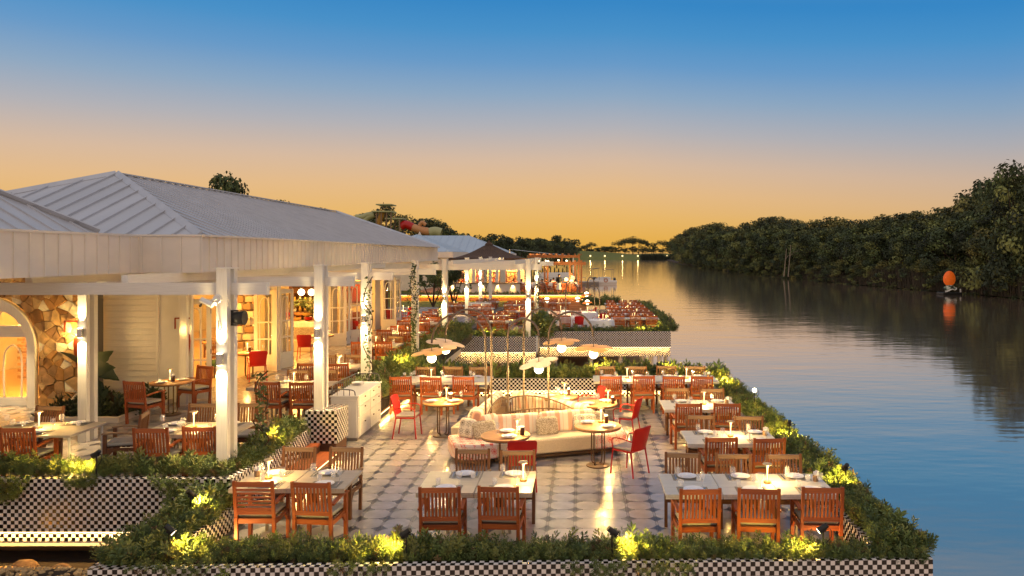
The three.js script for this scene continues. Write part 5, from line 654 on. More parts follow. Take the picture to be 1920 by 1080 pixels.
// ---------- tree builder ----------
function crownGeo(blobs, n, leaf, cols, s0) { // leaf-sized faces spread over overlapping clumps, thinner outside
  const p = new Float32Array(n * 18), c = new Float32Array(n * 18), wsum = blobs.reduce((a, b) => a + b[3] ** 2, 0); let i = 0;
  for (const b of blobs) { const m = Math.round(n * b[3] ** 2 / wsum), tint = cols[Math.floor(rnd() * cols.length)], tk = rr(0.5, 1.65);
    for (let k = 0; k < m && i < n; k++, i++) { const d = V3(rr(-1, 1), rr(-1, 1), rr(-1, 1)).normalize(), r = b[3] * (0.45 + 0.6 * Math.pow(rnd(), 0.6)), o = V3(b[0] + d.x * r, b[1] + d.y * r * (b[4] ?? 0.75), b[2] + d.z * r), f = d.clone().add(V3(rr(-0.9, 0.9), rr(-0.3, 1), rr(-0.9, 0.9))).normalize(), t = V3(rr(-1, 1), rr(-1, 1), rr(-1, 1)).cross(f).normalize(), q = f.clone().cross(t), L = leaf * rr(0.6, 1.4), a = o.clone().addScaledVector(t, -L), e = o.clone().addScaledVector(t, L), l = o.clone().addScaledVector(q, L * 0.55).addScaledVector(f, L * 0.2), g2 = o.clone().addScaledVector(q, -L * 0.55).addScaledVector(f, L * 0.2); p.set([...a.toArray(), ...g2.toArray(), ...e.toArray(), ...a.toArray(), ...e.toArray(), ...l.toArray()], i * 18); const v = tk * rr(0.75, 1.3); for (let j = 0; j < 6; j++) c.set([tint[0] * v, tint[1] * v, tint[2] * v], i * 18 + j * 3); } }
  const g = new THREE.BufferGeometry(); g.setAttribute('position', new THREE.BufferAttribute(p.slice(0, i * 18), 3)); g.setAttribute('color', new THREE.BufferAttribute(c.slice(0, i * 18), 3)); g.computeVertexNormals(); return g;
}
const GREEN = [[0.075, 0.098, 0.03], [0.04, 0.058, 0.02], [0.13, 0.142, 0.038], [0.03, 0.045, 0.018]], OLIVE = [[0.165, 0.152, 0.04], [0.075, 0.084, 0.026], [0.04, 0.052, 0.02]], PINE = [[0.045, 0.06, 0.024], [0.06, 0.074, 0.024], [0.034, 0.048, 0.02]];
function roundBlobs(k, w, h, y0) { const b = []; for (let i = 0; i < k; i++) { const a = rnd() * 6.28, t = Math.pow(rnd(), 0.7), r = w * Math.sqrt(rnd()) * Math.sqrt(Math.max(0.05, 1 - (t * 1.02) ** 2.2)); b.push([Math.cos(a) * r, y0 + h * t, Math.sin(a) * r, rr(0.2, 0.36) * w]); } return b; }
const stemOf = (h, r, branches) => { const g = [bar([0, -0.1, 0], [0.02 * h, h * 0.55, 0.01], r, 8, r * 0.7), bar([0.02 * h, h * 0.54, 0.01], [-0.02 * h, h, 0], r * 0.7, 7, r * 0.25)]; for (let i = 0; i < branches; i++) { const y = h * rr(0.3, 0.75), a = rnd() * 6.28, L = h * rr(0.25, 0.42); g.push(bar([0, y, 0], [Math.cos(a) * L, y + L * 0.8, Math.sin(a) * L], r * 0.45, 6, r * 0.12)); } return mg(g); };
// unit trees: 1 m tall, scaled when planted
const WOOD = [0, 1, 2, 3, 4, 5].map((i) => ({ crown: crownGeo([...roundBlobs(26, 0.4, 0.6, 0.34), ...roundBlobs(14, 0.4, 0.3, 0.04)], 4200, 0.02, i % 3 === 2 ? OLIVE : GREEN, i), trunk: stemOf(0.75, 0.02, 6) }));
const PINES = [0, 1, 2].map((i) => ({ crown: crownGeo(Array.from({ length: 16 }, () => { const a = rnd() * 6.28, r = 0.4 * Math.sqrt(rnd()); return [Math.cos(a) * r, 0.7 + 0.2 * (1 - (r / 0.42) ** 2) * rr(0.2, 1.2), Math.sin(a) * r, rr(0.13, 0.2), 0.75]; }), 1500, 0.022, PINE, i), trunk: stemOf(0.86, 0.022, 5) }));
const LOWP = [0, 1].map((i) => ({ crown: crownGeo(roundBlobs(16, 0.42, 0.62, 0.36), 1300, 0.03, PINE, i), trunk: stemOf(0.7, 0.022, 3) }));
function tree(kind, name, label, x, y, D, h, w = h, group) { const t = thing(name, label, 'tree', [x, y, -D], rnd() * 6.28, group); t.scale.set(w, h, w); part('crown', kind.crown, M.leaf, t); part('trunk', kind.trunk, M.bark, t); return t; }

// ---------- trees of the far bank, pines of the far shore ----------
{
  // [pixel column of the survey, height of the skyline] along the right bank
  const sky = [[1262, 447], [1290, 430], [1330, 422], [1370, 427], [1420, 417], [1460, 410], [1500, 418], [1540, 411], [1580, 420], [1640, 410], [1700, 408], [1740, 398], [1790, 382], [1840, 362], [1870, 345], [1920, 335], [2060, 320]], base = [[1262, 700], [1285, 420], [1310, 300], [1400, 205], [1515, 162], [1600, 138], [1700, 121], [1800, 108], [1920, 95], [2080, 84]];
  const lerpT = (t, x) => { for (let i = 1; i < t.length; i++) if (x <= t[i][0]) { const [a, b] = [t[i - 1], t[i]]; return a[1] + (b[1] - a[1]) * (x - a[0]) / (b[0] - a[0]); } return t[t.length - 1][1]; };
  const G = 'dark trees of the wood along the right bank'; let i = 0;
  const where = (p) => p < 1330 ? 'at the far narrow end of the right-bank wood' : p < 1480 ? 'in the far third of the right-bank wood' : p < 1620 ? 'in the middle of the right-bank wood' : p < 1760 ? 'left of the orange float on the right bank' : 'behind and right of the orange float';
  let nn = 0; for (let p = 1266; p < 2080; p += p < 1330 ? 9 : p < 1500 ? 15 : 21, 0) for (let row = 0; row < 3; row++) { if (!row) nn++;
    const D = lerpT(base, p) * (1 + row * 0.05) + row * 4 + rr(1, 5), pp = p + rr(-6, 6), x = X(pp, D) + 1.5, top = Y(lerpT(sky, pp), D), h = Math.max(5, (top + 1.05) * [0.8, 0.96, 1.05][row] * rr(0.9, 1.05));
    tree(WOOD[i % 6], 'broadleaf_tree', `dense tree, ${nth(nn)} from the left in the ${['front', 'second', 'back'][row]} row of the right-bank wood`, x, -1.1, D, h, h * rr(0.95, 1.2), G); i++;
  }
  tree(WOOD[1], 'broadleaf_tree', 'tallest dark tree reaching above the others at the right edge of the photo', X(1898, 96), -1.1, 96, Y(306, 96) + 1.1, 12.5); tree(WOOD[2], 'broadleaf_tree', 'olive tree with yellowish leaves overhanging the water right of the float', X(1852, 103), -1.1, 103, 8.6, 9);
  tree(WOOD[4], 'broadleaf_tree', 'tall dark tree second from the right edge', X(1862, 108), -1.1, 108, Y(350, 108) + 1.1, 12);
  for (let p = 1275, k = 0; p < 2060; p += p < 1400 ? 8 : 13, k++) { const D = lerpT(base, p + rr(-4, 4)) - rr(0.2, 1.5); tree(WOOD[k % 6], 'waterside_bush', `low bush at the water's edge, ${nth(k + 1)} from the left along the right bank`, X(p, D) + 0.6, -2.3, D, rr(3.4, 6), rr(5, 7.5), 'bushes at the water edge of the right bank'); }
  // dead pale trunks
  for (const [p, D, h, l] of [[1470, 168, 6.2, 'bare pale trunk leaning left in the middle of the right-bank wood'], [1478, 167, 7, 'thin bare trunk with one arched limb on the right bank']]) { const t = thing('dead_tree', l, 'tree', [X(p, D), -1.1, -D]); part('trunk', [bar([0, 0, 0], [0.5, h, 0.2], 0.14, 7, 0.06), tube([[0.3, h * 0.6, 0], [1, h * 0.75, 0], [2.6, h * 0.8, 0], [3.6, h * 0.66, 0]], 0.06, 16, 6)], std({ color: 0x8f8270, roughness: 0.9 }), t); }
  // reeds
  const rg = (() => { const p = []; for (let k = 0; k < 7; k++) { const a = k * 0.9, l = V3(Math.cos(a) * 0.12, 0, Math.sin(a) * 0.12), t = V3(Math.cos(a) * 0.3 + 0.1, rr(0.7, 1), Math.sin(a) * 0.3), w = V3(-Math.sin(a) * 0.02, 0, Math.cos(a) * 0.02); p.push(...l.clone().add(w).toArray(), ...l.clone().sub(w).toArray(), ...t.toArray()); } const g = new THREE.BufferGeometry(); g.setAttribute('position', new THREE.Float32BufferAttribute(p, 3)); g.computeVertexNormals(); return g; })();
  const im = new THREE.InstancedMesh(rg, M.sprig, 2600); for (let k = 0; k < 2600; k++) { const pz = 1500 + 600 * Math.pow(rnd(), 0.8), D = lerpT(base, pz) - rr(0.4, 2.6), h = rr(1.2, 3.2) * (0.5 + vnoise(pz * 0.02, 1, 512, 512, 3)); im.setMatrixAt(k, new THREE.Matrix4().compose(V3(X(pz, D), -1.5, -D), new THREE.Quaternion().setFromAxisAngle(V3(0, 1, 0), rnd() * 6), V3(h * 0.7, h, h * 0.7))); const b = rr(0.5, 1.2); im.setColorAt(k, new THREE.Color(0.055 * b, 0.042 * b, 0.024 * b)); } im.name = numbered('reeds'); im.receiveShadow = true; scene.add(stuff(im));
  // far shore
  const FG = 'pines and trees of the far shore';
  const shore = [[1078, 462, 'umbrella'], [1096, 458, 'umbrella'], [1109, 454, 'single'], [1124, 463, 'umbrella'], [1135, 460, 'umbrella'], [1147, 461, 'umbrella'], [1160, 450, 'tall'], [1172, 445, 'tall'], [1186, 443, 'tall'], [1198, 446, 'tall'], [1210, 452, 'bushy'], [1226, 455, 'bushy'], [1243, 449, 'tall'], [1256, 452, 'bushy'], [1268, 448, 'bushy']];
  shore.forEach(([p, y, k], j) => { const D = 800 + (j % 4) * 25, gy = 4.2, h = Y(y, D) - gy; tree(k === 'bushy' ? LOWP[j % 2] : PINES[j % 3], 'pine_tree', `${k === 'umbrella' ? 'low umbrella pine' : k === 'single' ? 'lone umbrella pine with bare trunks' : k === 'tall' ? 'taller pine' : 'bushy tree'} on the far shore, number ${['one', 'two', 'three', 'four', 'five', 'six', 'seven', 'eight', 'nine', 'ten', 'eleven', 'twelve', 'thirteen', 'fourteen', 'fifteen'][j]} from the left`, X(p, D), gy - 1, D, h + 1, (k === 'umbrella' ? 1.25 : 1.0) * (h + 6) * 0.8, FG); });
  for (let j = 0; j < 26; j++) { const p = 1062 + j * 8.4, D = 930 + rr(0, 40); tree(LOWP[j % 2], 'pine_tree', `small dark tree, ${nth(j + 1)} from the left in the row behind the far lawn`, X(p, D), 3, D, rr(7, 11), rr(12, 18), 'hazy row of trees behind the far lawn'); }
  const rd = new THREE.InstancedMesh(rg, M.sprig, 700); for (let k = 0; k < 700; k++) { const p = rr(1202, 1262), D = 690 - rr(0, 12), h = rr(3, 8) * (p > 1245 ? 0.6 : 1); rd.setMatrixAt(k, new THREE.Matrix4().compose(V3(X(p, D), WATER, -D), new THREE.Quaternion().setFromAxisAngle(V3(0, 1, 0), rnd() * 6), V3(h * 1.2, h, h))); rd.setColorAt(k, new THREE.Color(0.02, 0.03, 0.015)); } rd.name = numbered('reeds'); scene.add(stuff(rd));
  // lamps on the far lawn
  const lp = [[1107, 'first'], [1134, 'second'], [1167, 'third'], [1196, 'fourth'], [1223, 'fifth'], [1251, 'sixth']]; for (const [p, n] of lp) { const D = 722, t = thing('lawn_lamp', `${n} warm globe lamp from the left along the far lawn`, 'lamp', [X(p, D), 0, -D], 0, 'globe lamps along the far lawn'); part('post', cyl(0.1, 0.12, 2.4, 0, 0.2, 0, 8), M.black, t); part('globe', tf(new THREE.SphereGeometry(0.75, 12, 10), 0, 2, 0), M.lampGlow, t); point(X(p, D), 2, -D + 0.9, 30, SOFT, 20); }
  // wood on the left behind the restaurant and pavilion
  const LG = 'trees behind the restaurant roofs';
  const leftT = [[724, 455, 150], [745, 440, 165], [800, 409, 150, 'broad-crowned tree standing right of the water slide', 1.5], [818, 415, 155, 'second broad tree right of the water slide', 1.4], [840, 428, 140, 'dark tree before the broad ones, above the pale roofs', 1.1], [862, 438, 170], [884, 442, 200], [905, 441, 190], [925, 438, 200], [945, 440, 210], [962, 446, 215], [978, 444, 220], [995, 447, 230], [1012, 446, 240], [1030, 451, 250], [1044, 440, 260, 'tall dark tree rising above the row left of the lake'], [1058, 452, 270], [1072, 458, 300], [690, 402, 175, 'dark tree behind the water-slide tower', 1.3], [672, 406, 180, 'dark tree left of the water-slide tower', 1.0], [757, 402, 172, 'thin-leaved tree right of the water-slide tower', 0.8], [590, 388, 140, 'small treetop just above the roof ridge, farther', 1], [600, 387, 150, 'treetop at the far end of the roof ridge', 1], [526, 375, 120, 'tiny treetop above the middle of the roof ridge', 0.8]];
  leftT.forEach(([p, y, D, l, w = 1], j) => tree(l ? WOOD[j % 6] : LOWP[j % 2], 'broadleaf_tree', l ?? `dark tree, ${nth(j + 1)} from the left in the front row behind the roofs`, X(p, D), 0, D, Y(y, D), Y(y, D) * w * 1.05, LG));
  for (let j = 0; j < 30; j++) { const p = 850 + j * 7.6, D = 280 + rr(0, 120); tree(LOWP[j % 2], 'broadleaf_tree', `dark tree, ${nth(j + 1)} from the left in the rear row behind the roofs`, X(p, D), 0, D, Y(452 + rr(-6, 6), D), Y(448, D) * 1.3, LG); }
  tree(WOOD[5], 'broadleaf_tree', 'bushy tree crown just behind the water-slide tower', X(722, 160), 0, 160, Y(384, 160), 13, LG); tree(WOOD[0], 'broadleaf_tree', 'tall dark two-headed tree showing above the long grey roof', X(420, 62), 0, 62, Y(331, 62), 6.5); tree(WOOD[3], 'broadleaf_tree', 'right head of the trees above the long grey roof', X(446, 63), 0, 63, Y(333, 63), 5.2);
}
{ // small multi-stemmed trees on the lawn before the bar
  const mk = (label, x, D, h, w) => { const t = thing('small_tree', label, 'tree', [x, 0, -D], rnd() * 6); part('crown', crownGeo(roundBlobs(22, w * 0.5, h * 0.62, h * 0.36), 2600, 0.09, [[0.075, 0.1, 0.03], [0.05, 0.072, 0.024]], 1), M.leaf, t); part('trunk', [0, 1, 2, 3].map((i) => bar([0.08 * i, 0, 0], [Math.cos(i * 1.7) * w * 0.28, h * 0.62, Math.sin(i * 1.7) * w * 0.25], 0.07, 7, 0.03)), M.bark, t); };
  mk('small multi-stemmed tree on the lawn at left, before the lit wooden edge', X(812, 56), 56, 3.1, 3.2); mk('small leafy tree on the lawn beside the lit far column', X(850, 57), 57, 3.2, 2.8);
}
// ---------- buildings beyond ----------
{
  const nb = thing('neighbouring_building', 'low white building with pale blue-grey hip roofs behind the thatched pavilion', 'building'); const rf = grp('roof', nb);
  const blue = std({ map: greyTex([176, 192, 208], 0.05, 4, 8, 4, 141, [0.3, 0.3]), roughness: 0.45, metalness: 0.3 });
  const slope = (a, b, tops) => { const d = V3(...b).sub(V3(...a)), L = d.length(), u = d.normalize(), pr = tops.map((t) => { const q = V3(...t).sub(V3(...a)), s = q.dot(u), w = q.clone().addScaledVector(u, -s); return [s, w]; }), v = pr[0][1].clone().normalize(); roofSlope(rf, a, u.toArray(), v.toArray(), [[0, 0], ...pr.map(([s, w]) => [s, w.length()]), [L, 0]], 1.0, blue); };
  const A1 = [[-23.2, 4.16, -80], [-13.6, 4.16, -80], [-13.6, 4.16, -91], [-23.2, 4.16, -91]], ap = [-18.3, 6.1, -84.7], ap2 = [-18.3, 6.1, -86.8]; slope(A1[0], A1[1], [ap]); slope(A1[1], A1[2], [ap, ap2]); part('roof_deck', poly([[A1[2], A1[3], ap2], [A1[3], A1[0], ap, ap2]]), blue, rf);
  const B1 = [[-28, 4.02, -98], [-9.5, 4.02, -98], [-9.5, 4.02, -110.6], [-28, 4.02, -110.6]], bp = [-15.3, 6.45, -104.3], bq = [-22.4, 6.45, -104.3]; slope(B1[0], B1[1], [bq, bp].map((q) => q)); slope(B1[1], B1[2], [bp]); part('roof_deck', poly([[B1[2], B1[3], bq, bp], [B1[3], B1[0], bq]]), blue, rf);
  part('wall', [box(9.2, 4.0, 10.4, -18.4, 2.05, -85.5), box(18, 3.9, 12, -18.75, 1.96, -104.3)], M.plaster, nb); part('fascia', [box(9.8, 0.6, 0.12, -18.4, 3.85, -79.9), box(0.12, 0.6, 11.2, -13.5, 3.85, -85.5), box(18.7, 0.6, 0.12, -18.75, 3.71, -97.9), box(0.12, 0.6, 12.8, -9.4, 3.71, -104.3)], M.fascia, nb);
}
{ // thatched bar pavilion on the wooden deck
  const p = thing('thatched_pavilion', 'open bar pavilion with dark conical thatched roof and yellow lit soffit', 'pavilion', [-8.2, 0.45, -68]);
  const th = std({ map: tex(256, 256, (u, v) => { const k = fbm(u, v, 40, 6, 4, 151), q = fbm(u, v, 5, 5, 2, 152); return mixc([58, 44, 38], [112, 86, 66], k * 0.8 + q * 0.25); }, true, [1, 1]), roughness: 1, bumpMap: bumpN(48, 8, 4, 153, [1, 1]), bumpScale: 0.06 });
  const g = new THREE.ConeGeometry(1, 1, 6, 8, true); { const a = g.attributes.position; for (let i = 0; i < a.count; i++) { const y = a.getY(i) + 0.5, r = 1 - y; a.setXYZ(i, a.getX(i) * 3.8 * (1 - 0.12 * Math.sin(PI * r)), y * 1.4 - 0.08 * Math.sin(PI * r), a.getZ(i) * 3.8 * (1 - 0.12 * Math.sin(PI * r))); } const u = g.attributes.uv; for (let i = 0; i < u.count; i++) u.setXY(i, u.getX(i) * 8, u.getY(i) * 2); g.computeVertexNormals(); g.translate(0, 3.05, 0); g.rotateY(0.26); }
  const roof = part('roof', g, th, p); part('roof_finial', [lathe([[0, 4.75], [0.08, 4.7], [0.12, 4.55], [0.3, 4.42], [0.4, 4.3]], 12)], th, roof); const strands = []; for (let i = 0; i < 300; i++) { const a = i / 300 * 6.28, r = 3.56 + 0.12 * Math.cos(a * 6), q = box(0.1, rr(0.14, 0.26), 0.02, Math.sin(a) * r, 3.02, Math.cos(a) * r, 0, a, rr(-0.2, 0.2)); strands.push(q); } part('thatch_fringe', strands, th, roof);
  part('ceiling', cyl(3.1, 3.1, 0.06, 0, 2.92, 0, 6), M.oak, p); part('ring_beam', [box(6.2, 0.28, 0.14, 0, 2.72, 2.6), box(0.14, 0.279, 5.2, 3.03, 2.72, 0), box(0.14, 0.279, 5.2, -3.03, 2.72, 0)], M.whiteWood, p); part('light_band', box(6, 0.07, 0.03, 0, 2.5, 2.52), M.strip, p);
  for (const [x, z] of [[-2.9, 2.5], [-1, 2.5], [1, 2.5], [2.9, 2.5], [-2.9, -2.4], [2.9, -2.4]]) part('post', box(0.26, 2.7, 0.26, x, 1.35, z), M.whiteWood, p);
  part('back_wall', [box(1.5, 2.4, 0.15, -2.2, 1.2, -2.3), box(1.1, 2.4, 0.15, 0.1, 1.2, -2.3), box(1.6, 2.4, 0.15, 2.2, 1.2, -2.31)], M.plaster, p);
  const bar_ = thing('bar_counter', 'pale lit bar counter under the thatched pavilion', 'bar', [-8.4, 0.45, -65.4]); part('front', box(6.4, 0.95, 0.5, 0, 0.475, 0), M.plaster, bar_); part('top', rbox(6.7, 0.06, 0.75, 0.02, 0, 0.98, 0), M.darkWood, bar_);
  for (let i = 0; i < 5; i++) spot(-11 + i * 1.3, 1.35, -65.05, -11 + i * 1.3, 0.4, -65.2, 14, 0.6, WARM, 1, 0.8);
  for (const [x, l] of [[-10.8, 'left'], [-9.4, 'second'], [-7.9, 'third'], [-6.4, 'right']]) { const s = thing('bottle_shelf', `back-bar shelf of bottles, ${l} under the thatched pavilion`, 'shelf', [x, 0.45, -69.9]); part('frame', [box(0.9, 0.05, 0.3, 0, 0.9, 0), box(0.9, 0.05, 0.3, 0, 1.35, 0), box(0.9, 0.05, 0.3, 0, 1.8, 0), box(0.05, 1.9, 0.3, -0.45, 0.95, 0), box(0.05, 1.9, 0.3, 0.45, 0.95, 0)], M.darkWood, s); for (let i = 0; i < 12; i++) part('bottle', lathe([[0, 0], [0.04, 0], [0.04, 0.18], [0.014, 0.24], [0.014, 0.31], [0, 0.31]], 8).translate(-0.36 + (i % 6) * 0.14, 0.93 + Math.floor(i / 6) * 0.45, 0.04), [M.copper, M.gold, M.red][i % 3], s); point(x, 2.6, -69, 16, WARMER, 3); }
  area(6, 0.1, [-8.2, 2.9, -65.4], [-8.2, 0, -66.5], 16, WARMER); for (const x of [-10, -6.5]) point(x, 2.8, -67.5, 40, WARM, 5);
}
{ // wooden deck and timber pergola over it
  const d = thing('wooden_deck', 'long raised wooden deck with a light line along its front edge by the lake', 'deck', [0, 0, -64]); part('deck_floor', box(15.8, 0.1, 16, -7.4, 0.41, -8), M.cladWood, d); for (let i = 0; i < 7; i++) part('front_board', box(15.8, 0.19, 0.04, -7.4, 0.27 - i * 0.198, 0.02, -0.05), M.cladWood, d); for (let i = 0; i < 7; i++) part('side_board', box(0.04, 0.19, 16, 0.5, 0.27 - i * 0.1985, -8), M.cladWood, d); part('coping', box(15.9, 0.06, 0.3, -7.4, 0.49, 0), M.limed, d); part('light_strip', box(15.8, 0.02, 0.02, -7.4, 0.43, 0.06), M.strip, d);
  for (let i = 0; i < 4; i++) area(3.9, 0.04, [-13.3 + i * 3.95, 0.4, -63.9], [-13.3 + i * 3.95, -0.4, -63.96], 130, WARMER);
  const t = thing('timber_pergola', 'brown timber pergola standing on the wooden deck beside the lake', 'pergola', [0, 0.46, -66]); for (const [x, z] of [[-3.1, 0], [-0.9, 0], [-0.5, -5], [-0.15, 0], [-3.1, -6], [0.1, -6]]) part('post', box(0.16, 2.9, 0.16, x, 1.45, z), M.cladWood, t); for (const [y, x0, x1] of [[2.62, -4.4, 0.5], [3.25, -4.6, 0.0]]) for (const z of [0.02, -6]) part('beam', box(x1 - x0, 0.22, 0.1, (x0 + x1) / 2, y, z), M.cladWood, t); for (let i = 0; i < 9; i++) part('rafter', box(0.08, 0.14, 8, -4.4 + i * 0.56, 3.44, -3), M.cladWood, t); part('post_top', [box(0.14, 0.8, 0.14, -1.6, 3.1, 0.04), box(0.14, 0.8, 0.14, -0.1, 3.1, 0.04)], M.cladWood, t);
  const sh = thing('shade_awning', 'thin white awning roof behind the timber pergola', 'awning', [-4.2, 3.9, -76]); part('sheet', poly([[[-3, 0.5, 0], [3.6, -0.2, 0], [3.6, -0.2, -8], [-3, 0.5, -8]]]), std({ color: 0xded9d2, side: THREE.DoubleSide, roughness: 0.8 }), sh); part('mast', [bar([3.5, -0.2, -0.2], [3.5, -3.4, -0.2], 0.06), bar([-2.9, 0.5, -0.2], [-2.9, -3.4, -0.2], 0.06)], M.white, sh);
  [[-3.6, 3.36, -66.2], [-2.8, 3.3, -66.3], [-1.9, 3.38, -66.2], [-3.2, 3.3, -70], [-1.2, 3.34, -66.3]].forEach(([x, y, z], i) => { const q = thing('hanging_bulb', `small glowing bulb under the timber pergola, ${['first', 'second', 'third', 'rear', 'last'][i]} from the left`, 'lamp', [x, y, z]); part('bulb', new THREE.SphereGeometry(0.07, 10, 8), M.bulb, q); part('cord', cyl(0.008, 0.008, 0.3, 0, 0.2, 0, 5), M.black, q); point(x, y, z, 4, WARM, 3); });
  [[-1.2, 1.75, -64.9], [-0.75, 1.6, -64.8]].forEach(([x, y, z], i) => { const q = thing('balloon_lamp', `warm glowing globe lamp on a stand among the diners, ${i ? 'right' : 'left'} of two`, 'lamp', [x, y, z]); part('globe', new THREE.SphereGeometry(0.17, 14, 10), M.lampGlow, q); part('stand', cyl(0.02, 0.03, y - 0.46, 0, -(y - 0.46) / 2 - 0.15, 0, 8), M.black, q); point(x, y, z, 10, WARM, 7); });
}
// ---------- people on the wooden deck ----------
{
  const body = (joints, hair) => { // joined tapered capsules meshed as one skin
    const res = 44, size = 1.0, mc = new MarchingCubes(res, M.red, false, false, 60000), f = mc.field; mc.isolation = 0; const sm = 0.05;
    for (let z = 0; z < res; z++) for (let y = 0; y < res; y++) for (let x = 0; x < res; x++) { const q = V3((x / res * 2 - 1) * size, (y / res * 2 - 1) * size + 0.85, (z / res * 2 - 1) * size); let d = 9; for (const [a, b, r0, r1] of joints) { const A = V3(...a), AB = V3(...b).sub(A), t = Math.min(1, Math.max(0, q.clone().sub(A).dot(AB) / Math.max(1e-6, AB.lengthSq()))), e = q.distanceTo(A.addScaledVector(AB, t)) - (r0 + (r1 - r0) * t); const h = Math.max(sm - Math.abs(d - e), 0) / sm; d = Math.min(d, e) - h * h * sm * 0.25; } f[x + y * res + z * res * res] = -d; }
    mc.update(); const n = mc.count, g = new THREE.BufferGeometry(); const p = mc.positionArray.slice(0, n * 3); for (let i = 0; i < n; i++) { p[i * 3] *= size; p[i * 3 + 1] = p[i * 3 + 1] * size + 0.85; p[i * 3 + 2] *= size; } g.setAttribute('position', new THREE.BufferAttribute(p, 3)); g.setAttribute('normal', new THREE.BufferAttribute(mc.normalArray.slice(0, n * 3), 3)); return g; };
  const seatJ = [[[0, 0.5, 0.05], [0, 0.78, 0.1], 0.13, 0.15], [[-0.16, 0.92, 0.1], [0.16, 0.92, 0.1], 0.075, 0.075], [[0, 0.78, 0.1], [0, 0.95, 0.1], 0.15, 0.1], [[0, 0.95, 0.1], [0, 1.07, 0.08], 0.055, 0.05], [[0, 1.13, 0.06], [0, 1.2, 0.08], 0.085, 0.09], [[0, 1.12, -0.02], [0, 1.11, -0.035], 0.018, 0.012]], legsS = []; for (const s of [-1, 1]) { seatJ.push([[s * 0.2, 0.92, 0.1], [s * 0.25, 0.66, 0.0], 0.052, 0.042], [[s * 0.25, 0.66, 0], [s * 0.14, 0.72, -0.26], 0.042, 0.032], [[s * 0.14, 0.72, -0.26], [s * 0.12, 0.74, -0.33], 0.034, 0.022]); seatJ.push([[s * 0.09, 0.5, 0.05], [s * 0.11, 0.5, -0.36], 0.085, 0.065], [[s * 0.11, 0.5, -0.36], [s * 0.11, 0.08, -0.32], 0.06, 0.042], [[s * 0.11, 0.05, -0.32], [s * 0.11, 0.03, -0.5], 0.04, 0.032]); }
  const standJ = [[[0, 0.92, 0], [0, 1.2, 0], 0.13, 0.15], [[-0.16, 1.4, 0], [0.16, 1.4, 0], 0.07, 0.07], [[0, 1.2, 0], [0, 1.42, 0], 0.15, 0.09], [[0, 1.42, 0], [0, 1.52, -0.01], 0.052, 0.05], [[0, 1.6, -0.02], [0, 1.66, 0], 0.085, 0.09], [[0, 1.59, -0.1], [0, 1.58, -0.12], 0.016, 0.012]]; for (const s of [-1, 1]) standJ.push([[s * 0.2, 1.4, 0], [s * 0.25, 1.12, 0.03], 0.05, 0.04], [[s * 0.25, 1.12, 0.03], [s * 0.22, 0.9, -0.08], 0.04, 0.03], [[s * 0.22, 0.9, -0.08], [s * 0.21, 0.78, -0.12], 0.032, 0.022], [[s * 0.09, 0.9, 0], [s * 0.1, 0.5, 0], 0.085, 0.06], [[s * 0.1, 0.5, 0], [s * 0.11, 0.07, 0.02], 0.058, 0.04], [[s * 0.11, 0.04, 0.02], [s * 0.12, 0.03, -0.14], 0.04, 0.03]);
  const seatG = body(seatJ), standG = body(standJ), shirtJ = (J, k) => body(J.filter((_, i) => i < 3 || (i >= 6 && (i - 6) % 6 < 1)).map(([a, b, r0, r1]) => [a, b, r0 + k, r1 + k])), seatShirt = shirtJ(seatJ, 0.014), standShirt = shirtJ(standJ, 0.014);
  const hairG = (y, z) => tf(new THREE.SphereGeometry(0.102, 14, 10, 0, 6.3, 0, 1.75), 0, y, z, 0.35), skin = [0x9c6a4a, 0xc08a68, 0x7d5238].map((c) => std({ color: c, roughness: 0.7 })), sh = { white: std({ color: 0xdcd8d6, roughness: 0.9 }), black: std({ color: 0x17171b, roughness: 0.9 }), blue: std({ color: 0x2f405e, roughness: 0.9 }), red: std({ color: 0x8d3022, roughness: 0.9 }) }, hm = std({ color: 0x1d130d, roughness: 0.9 });
  const person = (label, x, D, ry, c, stand, i) => { const t = thing('person', label, 'person', [x, 0.46, -D], ry); part('body', stand ? standG : seatG, skin[i % 3], t); part('shirt', stand ? standShirt : seatShirt, sh[c], t); part('hair', hairG(stand ? 1.66 : 1.2, stand ? 0.02 : 0.09), hm, t); if (stand) part('skirt', lathe([[0.24, 0.42], [0.19, 0.7], [0.15, 0.98], [0.14, 1.02]], 16), sh[c === 'black' ? 'white' : c], t); };
  const list = [[964, 66, 'white', 'white-shirted diner at the left end of the tables'], [978, 65.6, 'white', 'white-shirted diner seen from behind, left of the bright column'], [1000, 65.6, 'white', 'diner in white just right of the bright column'], [1016, 66, 'white', 'diner in white leaning forward near the glowing vine'], [1024, 68, 'black', 'dark-clothed diner behind the leaning one in white'], [1031, 65.4, 'white', 'diner in white with dark hair in the middle of the tables'], [1046, 66.5, 'white', 'diner in white beside the left globe lamp'], [1057, 66, 'blue', 'diner in blue under the right globe lamp'], [1070, 66.5, 'white', 'upright diner in white near the timber posts'], [1080, 65.2, 'white', 'diner in white farthest right at the deck edge'], [972, 68.5, 'red', 'diner in red farther back by the bar'], [985, 69, 'blue', 'diner in blue beside the bar stools'], [1038, 69.5, 'white', 'diner in white in the back row, middle'], [1064, 70, 'red', 'diner in red in the back row, right']];
  list.forEach(([p, D, c, l], i) => { const x = X(p, D), ry = rr(-0.8, 0.8) + (i % 3 === 2 ? 2.6 : 0); person(l, x, D, ry, c, false, i); const q = put(CH.far, 'deck_chair', `dark chair under the ${l}`, 'chair', x + 0.05 * Math.sin(ry), 0.46, D - 0.05, ry, 'chairs of the diners on the deck'); });
  person('standing woman with long dark hair and pale skirt among the diners', X(1048, 65), 65, 0.3, 'black', true, 1); person('waiter in white standing behind the diners at right', X(1073, 69), 69, 2.5, 'white', true, 0);
